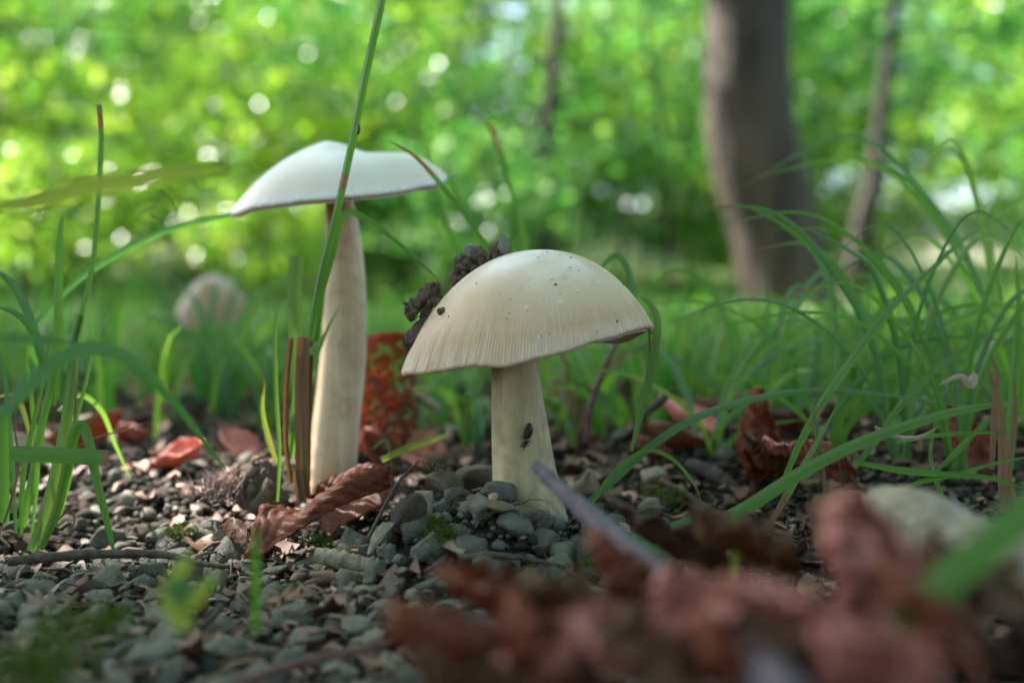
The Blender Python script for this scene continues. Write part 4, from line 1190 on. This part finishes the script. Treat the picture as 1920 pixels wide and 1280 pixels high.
# litter farther back
r_ = random.Random(12)
proto = []
for i in range(6):
    P = leaf_local(.05, .05 * r_.uniform(.28, .4), r_.uniform(.8, 1.8), r_.uniform(.3, 1.2), 50 + i, 16, 10)
    proto.append(leaf_from(P, M[['dead_brown', 'dead_red', 'dead_pink', 'dead_dark', 'dead_pale', 'dead_brown'][i]], (0, 0, 0), .0022, 60, 50 + i, 0, .0002, .06))
cnt = 0
while cnt < 70:
    y = .47 + 1.1 * r_.random() ** 1.3
    x = r_.uniform(-.5 * y, .5 * y)
    if stem_clear(x, y) < .03: continue
    pi_ = r_.randrange(6); hue = ('brown', 'rusty', 'pinkish', 'nearly black', 'pale tan', 'crumpled brown')[pi_]
    e = obj('fallen_leaf', proto[pi_], None, (x, y, float(gz(x, y)) + .004), (r_.uniform(-.5, .5), r_.uniform(-.5, .5), r_.uniform(0, 6.28)), r_.uniform(.7, 1.2))
    px = 960 + F * x / y
    tag(e, 'blurred %s fallen leaf %s, %s' % (hue, 'just behind the mushrooms' if y < .65 else 'well behind the mushrooms' if y < 1.0 else 'far behind the mushrooms', 'at left' if px < 520 else 'behind the tall mushroom' if px < 860 else 'behind the near mushroom' if px < 1250 else 'at right'), 'fallen leaf', 'blurred fallen leaves behind the mushrooms')
    cnt += 1

# ------------------------------------------------------------------ twigs, husks, moss
def twig(P, rpx, mat, label, seed=0, cat='twig', name='twig', sides=()):
    base = at(*P[len(P) // 2][:3])
    Y = base.y
    R_ = [q * max(.35, 1) for q in (rpx if hasattr(rpx, '__len__') else [rpx] * len(P))]
    e = empty(name, base, label, cat)
    obj('stick', tube('stick', rel([at(*p) for p in P], base), [r / F * Y for r in R_], M[mat], 12, 12 * len(P), .16, seed), e)
    for s in sides:
        obj('side_shoot', tube('side_shoot', rel([at(*p) for p in s[0]], base), [s[1] / F * Y, s[1] * .8 / F * Y, s[1] * .4 / F * Y][:len(s[0])] if len(s[0]) <= 3 else [s[1] / F * Y] * len(s[0]), M[mat], 8, 20, .15, seed + 3), e)
    return e
twig([(1005, 872, .285), (1060, 925, .27), (1150, 1003, .24), (1220, 1068, .215), (1310, 1155, .18), (1420, 1250, .145), (1500, 1320, .13)], [15, 21, 25, 26, 26, 25, 25], 'twig_purple', 'blurred purplish grey twig slanting across the near stem foot', 1)
twig([(15, 1052, .33), (120, 1042, .335), (210, 1038, .34), (310, 1040, .345), (370, 1055, .345), (430, 1062, .345)], [8, 9, 8, 7, 5, 4], 'twig', 'long dark twig lying on the gravel below the left tuft', 2)
twig([(225, 1175, .285), (260, 1203, .285), (330, 1196, .285), (390, 1165, .288), (420, 1130, .29)], [7, 9, 9, 7, 5], 'twig', 'bent greyish twig half sunk in the blurred gravel', 3)
twig([(400, 1300, .24), (520, 1255, .243), (640, 1225, .247), (800, 1188, .255)], [8, 9, 8, 5], 'twig_red', 'reddish twig along the bottom edge of the gravel', 4)
twig([(790, 1170, .305), (806, 1130, .308), (808, 1085, .312)], [8, 9, 8], 'twig', 'short dark upright twig between pale stones', 5, sides=[([(806, 1125, .308), (780, 1110, .30)], 4)])
twig([(795, 1075, .32), (830, 1050, .325), (855, 1036, .33)], [4, 7, 8], 'twig_red', 'thin reddish twig pointing out from under the mound', 6)
twig([(690, 1010, .34), (720, 950, .35), (750, 900, .365), (785, 865, .38)], [3, 3.4, 3, 2], 'twig', 'thin straw coloured stem slanting behind the bark stick', 7)
twig([(1205, 780, .46), (1235, 755, .46), (1262, 728, .46)], [4, 8, 6], 'bark_dark', 'short black stick tip poking up behind the near cap', 8)
twig([(1100, 830, .47), (1108, 760, .47), (1130, 700, .47), (1155, 645, .47)], [6, 5.5, 5, 3.5], 'twig_red', 'thin brown stem rising behind the near cap', 9, sides=[([(1112, 740, .47), (1095, 720, .47), (1080, 730, .47)], 3)])
twig([(860, 1045, .318), (930, 1040, .318), (1000, 1050, .32), (1060, 1062, .322)], [6, 6, 5, 3], 'twig', 'dark twig lying across stones under the near mushroom', 10)
twig([(590, 1040, .333), (630, 1047, .333), (680, 1060, .333), (722, 1062, .333)], [13, 17, 17, 14], 'wood', 'short thick pale bark stick in front of the curled leaf', 11, 'stick', 'stick')
twig([(600, 1110, .318), (680, 1108, .318), (760, 1092, .322)], [4, 12, 5], 'wood', 'pale flat wood splinter on the gravel', 12, 'wood chip', 'wood_chip')
twig([(1290, 870, .45), (1340, 890, .44), (1390, 930, .43)], [13, 15, 12], 'bark_dark', 'dark bark stick on the soil right of the near stem', 13, 'stick', 'stick')
twig([(1240, 900, .42), (1290, 930, .41), (1350, 965, .40), (1440, 985, .39)], [6, 8, 7, 5], 'twig', 'brown twig on the dark soil under the grass arch', 14)
twig([(780, 740, .50), (800, 752, .50), (822, 768, .50)], [5, 8, 7], 'wood', 'small pale stick end behind the left edge of the near cap', 15)

# dark seed husk
hb = at(768, 965, .34)
hk = empty('seed_husk', hb, 'dark brown split seed husk lying on the gravel', 'seed husk')
Vh = ICO3[0] * np.array([.0058, .0052, .0085])
Vh = Vh * (1 + .06 * np.sin(np.arctan2(Vh[:, 1], Vh[:, 0]) * 7))[:, None]
obj('shell', mesh('shell', Vh, ICO3[1], M['husk']), hk, (0, 0, 0), (.5, .35, .4))
obj('shell_flap', mesh('shell_flap', stone_verts(ICO3, 77, (.5, .25, 1)) * .007, ICO3[1], M['wood']), hk, (.0052, .001, .003), (0, -.2, .3))
# pale earth lump and curly lichen left of the centre tuft
clod_thing('earth_lump', [(480, 905, .405, 34), (505, 900, .405, 32), (490, 930, .40, 30), (515, 940, .40, 26), (462, 925, .405, 24), (488, 878, .41, 20)],
           'pale lumpy earth clod at the foot of the centre grass tuft', 'earth clod', M['earth_unit'], 9)
tag(obj('bark_flake', sheet('bark_flake', [[(690, 1040, .325), (700, 1030, .328)], [(698, 1005, .33), (725, 1000, .332)], [(716, 980, .335), (742, 982, .337)]], M['dead_pale'], at(715, 1005, .33), 16, 10, .0006, 150, 3, thick=.0006), None, at(715, 1005, .33)),
    'flat tan bark flake leaning beside the dark husk', 'bark flake')
tag(obj('bark_flake', sheet('bark_flake', [[(756, 640, .364), (772, 650, .362)], [(770, 615, .365), (790, 625, .362)], [(800, 590, .366), (812, 600, .364)]], M['dead_dark'], at(780, 620, .365), 16, 10, .0006, 150, 3, thick=.0005), None, at(780, 620, .365)),
    'dark flake of leaf sticking to the left side of the near cap', 'leaf flake')

def curly(name, px, py, Y, spread, n, L, rad, mat, label, cat, seed, up=.6):
    r = random.Random(seed); base = at(px, py, Y)
    Vs, Fs, off = [], [], 0
    for k in range(n):
        p = Vector((r.gauss(0, .5), r.gauss(0, .4), r.gauss(0, .3) * .6)) * (spread / F * Y)
        d = Vector((r.uniform(-1, 1), r.uniform(-1, 1), r.uniform(-.2, 1) + up)).normalized()
        pts = [np.array(p)]
        for q in range(5):
            d = (d + Vector((r.uniform(-1, 1), r.uniform(-1, 1), r.uniform(-1, 1))) * .55).normalized()
            pts.append(pts[-1] + np.array(d) * L / 5)
        Cn = np.array(pts); rr = np.linspace(rad, rad * .35, 6)
        th = np.linspace(0, 2 * math.pi, 4, endpoint=False)
        T = np.gradient(Cn, axis=0)
        V = []
        for i in range(6):
            a = np.cross(T[i], [.1, .9, .4]); a /= np.linalg.norm(a) + 1e-9; b = np.cross(T[i], a); b /= np.linalg.norm(b) + 1e-9
            V.append(Cn[i] + rr[i] * (np.cos(th)[:, None] * a + np.sin(th)[:, None] * b))
        Vs.append(np.concatenate(V)); Fs.append(grid_faces(6, 4, True) + off); off += 24
    o = obj(name, mesh(name, np.concatenate(Vs), np.concatenate(Fs), M[mat]), None, base)
    return tag(o, label, cat)
curly('lichen', 425, 925, .405, 48, 260, .009, .0005, 'lichen', 'curly pinkish grey lichen left of the pale earth lump', 'lichen', 1)
ms = [(830, 1005, .33, 30, 'bright moss sprig on the mound in front of the near stem'), (815, 985, .335, 14, 'small moss sprig by the dark husk'), (1430, 1125, .275, 22, 'moss patch between the blurred brown leaves'),
      (1110, 1060, .32, 16, 'tiny moss sprig beside the dark angular stone'), (335, 1000, .385, 34, 'sunlit moss cushion in the pale gravel at left'), (600, 1020, .355, 26, 'dark moss under the curled leaf'),
      (545, 1110, .315, 12, 'tiny green moss sprig on the gravel below the curled leaf'), (1250, 930, .41, 40, 'dark moss on the soil right of the near stem'), (1475, 1200, .235, 24, 'moss patch near the bottom right leaves'),
      (800, 885, .40, 12, 'moss dot on the stone behind the mound'), (210, 1160, .29, 30, 'small moss shoots on the left gravel')]
for i, (px, py, Y, sp_, lb) in enumerate(ms):
    curly('moss', px, py, Y, sp_, 14 + sp_ * 3, .0042, .00022, 'moss', lb, 'moss', 10 + i, .3)
curly('rootlet', 818, 880, .375, 14, 30, .006, .0003, 'clod', 'dark rootlet tuft on the square stone', 'rootlet', 40, .5)
curly('moss', 60, 1262, .22, 110, 240, .005, .0003, 'moss', 'blurred dark green moss in the lower left corner', 'moss', 60, .4)
curly('moss', 150, 1185, .26, 90, 200, .005, .0003, 'moss', 'blurred green moss below the star shaped husk', 'moss', 61, .3)
# three-pointed tan husk, lower left
hb = at(95, 1150, .30)
sh = empty('star_husk', hb, 'tan three pointed dry husk in the blurred left gravel', 'seed husk')
for pts in ([(95, 1150), (80, 1130), (68, 1105)], [(95, 1150), (120, 1140), (146, 1112)], [(98, 1150), (80, 1165), (60, 1180)], [(92, 1148), (96, 1125), (94, 1105)]):
    obj('husk_arm', tube('husk_arm', rel([at(a, b, .30) for a, b in pts], hb), [.0018, .0013, .0004], M['wood'], 10, 14, .2, 3), sh)

# ------------------------------------------------------------------ background grass (nobody could count it)
def grass_field(name, n, y0, y1, h0, h1, wid, seed, mat, pw=1.0, parent=None, keep=None):
    r = np.random.default_rng(seed)
    y = y0 + (y1 - y0) * r.random(n) ** pw
    x = (r.random(n) * 2 - 1) * (.62 * y + .2)
    if keep is not None:
        k = keep(x, y, r); x, y = x[k], y[k]
    n = len(x)
    h = r.uniform(h0, h1, n) * (1 + .0 * y); w = r.uniform(.6, 1.3, n) * wid
    az = r.random(n) * 6.283; lean = r.uniform(.1, 1.0, n)
    dx, dy = np.cos(az), np.sin(az); sx, sy = -dy, dx
    z = gz(x, y) - .004
    K = 5; rows = []
    for i in range(K):
        t = i / (K - 1)
        ox = lean * h * t ** 2 * .9; oz = h * (t - .35 * lean * t ** 3)
        ww = w * (1 - t ** 2.2) * .5 + 1e-5
        for s in (-1, 1):
            rows.append(np.stack([x + dx * ox + sx * ww * s, y + dy * ox + sy * ww * s, z + oz], -1))
    V = np.stack(rows, 1).reshape(-1, 3)
    f = []
    base = np.arange(n)[:, None] * (K * 2)
    for i in range(K - 1):
        f.append(base + np.array([[2 * i, 2 * i + 1, 2 * i + 3, 2 * i + 2]]))
    Fc = np.concatenate(f)
    tone = np.repeat(r.random(n), K * 2)
    o = obj(name, mesh(name, V, Fc, mat, attrs={'tone': tone}), parent)
    tag(o, 'soft mass of green grass behind the mushrooms', 'grass', kind='stuff')
    return o
M['field'] = mat_leaf('distant grass', [(0.03, 0.12, 0.03), (0.045, 0.15, 0.03), (0.07, 0.17, 0.03), (0.12, 0.18, 0.04)],
                      [(0.06, 0.28, 0.03), (0.11, 0.36, 0.03), (0.18, 0.42, 0.03), (0.30, 0.48, 0.06)], 0.45, 0.4)
def keep_a(x, y, r):
    d = .35 + .65 * (np.sin(x * 9 + 1) * np.sin(y * 7 + 2) > -.2)
    d = np.where((x < .02) & (y < .66), d * .3, d)
    return r.random(len(x)) < d
grass_field('grass', 3200, .56, 1.5, .045, .11, .0042, 1, M['field'], 1.0, None, keep_a)
grass_field('grass', 6000, 1.1, 5.0, .03, .12, .006, 2, M['field'], .8)
grass_field('grass', 5000, 4.5, 16.0, .08, .25, .02, 3, M['field'], .8)

grass_field('grass', 2500, 6.5, 15.0, .15, .55, .02, 5, M['field'], .9)

# ------------------------------------------------------------------ trees and shrubs
def leaf_cloud(centres, n, spread, size, seed, flat=.45, tone_bias=0.0):
    """many folded leaf-sized faces around the twig ends"""
    r = np.random.default_rng(seed)
    c = centres[r.integers(0, len(centres), n)]
    p = c + r.normal(size=(n, 3)) * np.array([spread, spread, spread * flat])
    nrm = r.normal(size=(n, 3)) * np.array([.55, .55, .4]) + np.array([0, 0, 1.0]); nrm /= np.linalg.norm(nrm, axis=1)[:, None]
    a = r.normal(size=(n, 3)); a -= (a * nrm).sum(1)[:, None] * nrm; a /= np.linalg.norm(a, axis=1)[:, None]
    b = np.cross(nrm, a)
    L = size * r.uniform(.6, 1.3, n)[:, None]; W = L * .32
    v0 = p - a * L * .5; v2 = p + a * L * .5
    v1 = p + b * W + nrm * W * .3 - a * L * .05; v3 = p - b * W + nrm * W * .3 - a * L * .05
    V = np.stack([v0, v1, v2, v3], 1).reshape(-1, 3)
    k = np.arange(n)[:, None] * 4
    Fc = np.concatenate([k + np.array([[0, 1, 2]]), k + np.array([[0, 2, 3]])])
    tone = np.clip(r.beta(1.6, 1.6, n) + tone_bias, 0, 1)
    return V, Fc, np.repeat(tone, 4)

def crown_centres(n, rx, rz, z0, seed, shell=.5):
    r = np.random.default_rng(seed)
    d = r.normal(size=(n, 3)); d /= np.linalg.norm(d, axis=1)[:, None]
    q = (shell + (1 - shell) * r.random(n)) ** 1.0
    return d * q[:, None] * np.array([rx, rx, rz]) + np.array([0, 0, z0])

KINDS = {}
def tree_kind(key, h, rx, rz, z0, nclump, nleaf, spread, size, mat, seed, trunk_r, bark, limbs=6, tb=0.0):
    cs = crown_centres(nclump, rx, rz, z0, seed)
    V, Fc, tone = leaf_cloud(cs, nleaf, spread, size, seed + 1, tone_bias=tb)
    k = len(V)
    crown = mesh('crown', V, Fc, M[mat], smooth=False, attrs={'tone': tone})
    r = random.Random(seed)
    P = [(0, 0, -.1), (r.uniform(-.04, .04) * h, r.uniform(-.04, .04) * h, h * .35), (r.uniform(-.06, .06) * h, r.uniform(-.05, .05) * h, h * .7), (0, 0, h * .97)]
    trunk = tube('trunk', P, [trunk_r * 1.25, trunk_r, trunk_r * .75, trunk_r * .25], M[bark], 14, 26, .08, seed)
    lm = []
    Cn = catmull(P, 20)
    for i in range(limbs):
        s = Cn[r.randrange(6, 18)]; e = cs[r.randrange(len(cs))]
        lm.append(tube('limb', [s, (s + e) / 2 + np.array([0, 0, .06 * h]), e], [trunk_r * .38, trunk_r * .25, trunk_r * .08], M[bark], 7, 12, .08, seed + i))
    KINDS[key] = (crown, trunk, lm)

def tree(key, x, y, rot, s, label, cat, group, name, trunk=True):
    e = empty(name, (x, y, float(gz(x, y))), label, cat, group)
    e.rotation_euler = (0, 0, rot); e.scale = (s, s, s)
    cr, tk, lm = KINDS[key]
    o = obj('crown', cr, e); o['kind'] = 'stuff'
    if trunk:
        obj('trunk', tk, e)
        for l_ in lm: obj('limb', l_, e)
    return e
#          key    h   rx   rz   z0  ncl nleaf spread size
tree_kind('shrub_a', 1.5, .75, .60, .85, 46, 1500, .12, .080, 'leaf_a', 11, .014, 'bark_dark')
tree_kind('shrub_b', 1.7, .80, .75, 1.0, 50, 1500, .13, .085, 'leaf_b', 12, .016, 'bark_dark')
tree_kind('sapling_a', 3.6, 1.5, 1.4, 2.1, 80, 3000, .22, .11, 'leaf_a', 13, .03, 'bark_dark', 9)
tree_kind('sapling_b', 3.8, 1.5, 1.6, 2.3, 80, 3000, .22, .11, 'leaf_b', 14, .03, 'bark_dark', 9)
tree_kind('tree_a', 11, 3.2, 4.0, 6.0, 150, 6000, .5, .20, 'leaf_a', 15, .11, 'bark', 10)
tree_kind('tree_b', 12, 3.4, 4.6, 6.4, 150, 6000, .5, .20, 'leaf_b', 16, .12, 'bark', 10)
tree_kind('canopy', 9, 3.0, 1.4, 6.6, 150, 15000, .45, .11, 'leaf_a', 17, .12, 'bark', 10)

rr = random.Random(5)
desc_s = ['low bright green shrub', 'low darker green shrub']
desc_m = ['slender bright leaved sapling', 'slender darker leaved sapling']
desc_l = ['far woodland tree with bright crown', 'far woodland tree with darker crown']
DEPTH = {}
def row(n, y0, y1, kinds, names, labels, cat, group, s0, s1, skip=None):
    for i in range(n):
        f = (i + .5 + rr.uniform(-.35, .35)) / n
        y = rr.uniform(y0, y1)
        x = (f * 2 - 1) * (.60 * y + .6)
        if skip and skip(x, y): continue
        if .36 < x / y < .54 and 6.5 < y < 24 and i % 2: continue
        if y > 16 and abs(x / y + .016) < .05: continue
        k = rr.randrange(2)
        px = 960 + F * x / y
        side = ['outside left edge', 'at far left', 'left of the tall mushroom', 'above the white cap', 'above the near cap', 'just left of the big trunk', 'behind the big trunk', 'right of the big trunk', 'at far right', 'outside right edge'][int(np.clip((px + 150) // 240 + 1 if px > -150 else 0, 0, 9))]
        tree(kinds[k], x, y, rr.uniform(0, 6.28), rr.uniform(s0, s1), '%s %s, %s' % (labels[k], 'standing near' if y < 5 else 'in second rank' if y < 7.5 else 'in middle distance' if y < 12 else 'far off' if y < 20 else 'farthest off', side), cat, group, names)
trunk_gap = lambda x, y: abs(x / y - (1440 - 960) / F) < .11 and y < 5.6
low_gap = lambda x, y: .07 < x / y < .47 and y < 7
row(7, 3.4, 4.4, ('shrub_a', 'shrub_b'), 'shrub', desc_s, 'shrub', 'shrubs in the blurred background', .4, .6, low_gap)
row(9, 5.2, 6.6, ('shrub_a', 'shrub_b'), 'shrub', desc_s, 'shrub', 'shrubs in the blurred background', .8, 1.3, low_gap)
row(9, 7.0, 9.5, ('sapling_a', 'sapling_b'), 'sapling', desc_m, 'sapling', 'saplings in the blurred woodland', .6, .9)
row(11, 10., 14., ('sapling_a', 'sapling_b'), 'sapling', desc_m, 'sapling', 'saplings in the blurred woodland', .9, 1.4)
row(12, 4.8, 7, ('shrub_a', 'shrub_b'), 'shrub', desc_s, 'shrub', 'shrubs in the blurred background', .35, .6, low_gap)
row(14, 7, 10, ('shrub_a', 'shrub_b'), 'shrub', desc_s, 'shrub', 'shrubs in the blurred background', .5, .9, low_gap)
row(14, 10, 13, ('shrub_a', 'shrub_b'), 'shrub', desc_s, 'shrub', 'shrubs in the blurred background', .7, 1.2)
row(12, 10, 15, ('shrub_a', 'shrub_b'), 'shrub', desc_s, 'shrub', 'shrubs in the blurred background', 1.3, 2.0)
row(13, 16, 24, ('shrub_a', 'shrub_b'), 'shrub', desc_s, 'shrub', 'shrubs in the blurred background', 2.0, 3.0)
row(11, 17, 24, ('tree_a', 'tree_b'), 'tree', desc_l, 'tree', 'woodland trees far behind', .65, .9)
row(13, 27, 38, ('tree_a', 'tree_b'), 'tree', desc_l, 'tree', 'woodland trees far behind', .9, 1.3)

# sunlit pale clearing on the slope at far right
cxs = np.linspace(-1, 1, 24); cys = np.linspace(10.5, 21, 30)
CX, CY = np.meshgrid(cxs, cys)
CXw = CY * .455 + CX * (1.1 + .5 * np.sin(CY * .9)) 
cm = mat_soil('pale dry earth and litter', (0.10, 0.14, 0.05), (0.42, 0.34, 0.28), 1.2, .02)
cl_ = obj('clearing', mesh('clearing', np.stack([CXw, CY, gz(CXw, CY) + .03], -1).reshape(-1, 3), grid_faces(30, 24), cm)); tag(cl_, kind='structure')
# the canopy that shades the mushrooms: trees added around the view to cast shade.  Sun reaches the floor
# only through the gaps between their leaves; SUN_GAPS are sunlit spots whose sun paths are cleared of leaves.
SUN_GAPS = [((-.10, .45, .035), .065), ((-.155, .44, .008), .06), ((-.06, .50, .04), .03), ((.98, 4.7, .75), .30)]
def cut_sun_gaps(V, Fc, tone, origin, yaw=0.0, s=1.0):  # removes crown leaves that stand between the sun and each lit spot
    ca, sa = math.cos(yaw), math.sin(yaw)
    c = V[Fc].mean(1) * s
    c = np.stack([c[:, 0] * ca - c[:, 1] * sa, c[:, 0] * sa + c[:, 1] * ca, c[:, 2]], -1) + np.array(origin)
    d = np.array(sun_dir); keep = np.ones(len(Fc), bool)
    for (g, rad) in SUN_GAPS:
        v = c - np.array(g); t = v @ d
        dist = np.linalg.norm(v - t[:, None] * d, axis=1)
        keep &= ~((dist < rad) & (t > 0))
    return V, Fc[keep], tone
added_tree_spots = [(-5.1, 2.7, 1.1, 'left of the view nearest the camera'), (-5.8, 9.5, 1.1, 'left of the view further back'), (4.6, 7.0, 1.0, 'right of the view'), (-1.5, 13.5, 1.2, 'at the back in the middle'),
                (8.5, 12.5, 1.2, 'far right at the back'), (-10.0, 15.0, 1.3, 'far left at the back'), (2.2, -2.4, 1.0, 'behind the camera on the right'), (-3.0, -1.6, 1.0, 'behind the camera on the left'), (-2.3, 1.1, 1.0, 'left of the camera'), (2.7, 1.6, 1.0, 'right of the camera')]
for i, (x, y, sc_, where) in enumerate(added_tree_spots):
    dense = i in (0, 6, 7, 8, 9)
    cs = crown_centres(150 if dense else 80, 3.0, 1.4, 6.6, (170 + i) if i else 211)
    V, Fc, tone = leaf_cloud(cs, (4500 if i in (6, 7) else 27000 if i == 0 else 8000) if dense else 6500, .45 if dense else .38, .11, (180 + i) if i else 221)
    z0 = float(gz(x, y))
    V, Fc, tone = cut_sun_gaps(V, Fc, tone, (x, y, z0), 0, sc_)
    e = empty('added_shade_tree', (x, y, z0), 'tall tree %s, added so its crown shades the ground' % where, 'tree', 'shade trees added around the view')
    e.scale = (sc_,) * 3
    o = obj('crown', mesh('crown', V, Fc, M['leaf_a' if i % 2 == 0 else 'leaf_b'], smooth=False, attrs={'tone': tone}), e); o['kind'] = 'stuff'
    cr_, tk_, lm_ = KINDS['canopy']
    obj('trunk', tk_, e)
    for l_ in lm_: obj('limb', l_, e)

# saplings added beside and behind the camera to block low sky light
for i in range(13):
    a = math.radians(-20 - i * 140 / 12.0)
    rad = 5.0 + (i * 37 % 5) * .7
    x, y = math.cos(a) * rad, math.sin(a) * rad + .3
    tree(('sapling_a', 'sapling_b')[i % 2], x, y, i * 1.3, 1.15, ['bright', 'darker'][i % 2] + ' leaved shade sapling added %s the camera, %s' % (('right of', 'behind', 'left of')[i * 3 // 13], ('first', 'second', 'third', 'fourth', 'fifth')[i % 5] + ' of its side'), 'sapling', 'shade saplings added around the camera', 'sapling')

# the big trunk on the right
TY = 4.7
tb_ = at(1480, 600, TY); tb_.z = float(gz(tb_.x, tb_.y)) - .02
bt = empty('tree', tb_, 'big leaning grey brown tree trunk in the blurred right background', 'tree')
bP = [(1495, 660), (1484, 590), (1462, 470), (1440, 380), (1420, 300), (1403, 200), (1402, 100), (1403, 0), (1400, -200), (1390, -600), (1380, -1200), (1360, -2200)]
bR = [112, 92, 84, 82, 84, 82, 79, 77, 75, 68, 55, 24]
obj('trunk', tube('trunk', rel([at(a, b, TY) for a, b in bP], tb_), [r / F * TY for r in bR], M['bark'], 40, 34, .022, 9), bt)
cs = crown_centres(120, 2.6, 1.3, 6.0, 31)
V, Fc, tone = leaf_cloud(cs, 9000, .4, .11, 32)
V, Fc, tone = cut_sun_gaps(V, Fc, tone, tb_)
o = obj('crown', mesh('crown', V, Fc, M['leaf_a'], smooth=False, attrs={'tone': tone}), bt); o['kind'] = 'stuff'
for i in range(7):
    e_ = cs[rr.randrange(len(cs))]
    s_ = np.array(at(1375, -1300, TY) - tb_)
    obj('limb', tube('limb', [s_, (s_ + e_) / 2 + np.array([0, 0, .3]), e_], [.06, .04, .015], M['bark'], 8, 14, .08, i), bt)
# thin dark trunks
def thin(P, R_, Y, label, key):
    b = at(P[0][0], P[0][1], Y)
    e = empty('tree', b, label, 'tree')
    obj('trunk', tube('trunk', rel([at(a, c, Y) for a, c in P], b), [r / F * Y for r in R_], M['bark_dark'], 14, 50, .1, key), e)
    V, Fc, tone = leaf_cloud(crown_centres(40, 1.2, .8, 3.6, key), 3500, .3, .09, key)
    o = obj('crown', mesh('crown', V, Fc, M['leaf_b'], smooth=False, attrs={'tone': tone}), e); o['kind'] = 'stuff'
thin([(1590, 610), (1600, 540), (1618, 420), (1640, 330), (1655, 200), (1670, 60), (1690, -200), (1700, -700)], [22, 20, 19, 16, 13, 11, 9, 5], 5.2, 'thin reddish brown leaning trunk right of the big trunk', 71)
thin([(1022, 600), (1024, 450), (1022, 330), (1030, 220), (1040, 100), (1048, 0), (1052, -300), (1060, -800)], [15, 15, 15, 14, 13, 12, 11, 6], 4.6, 'thin dark upright trunk in the background above the near cap', 72)

# labels that coincide get their order in the picture
from collections import defaultdict
same = defaultdict(list)
for o in C.objects:
    if o.parent is None and o.get('category') and o.location.y > 0.1:
        same[o['label']].append(o)
for lb, os_ in same.items():
    if len(os_) > 1:
        os_.sort(key=lambda o: o.location.x / o.location.y)
        for o, w in zip(os_, ('first', 'second', 'third', 'fourth', 'fifth', 'sixth', 'seventh')):
            o['label'] = lb + ', %s from left' % w
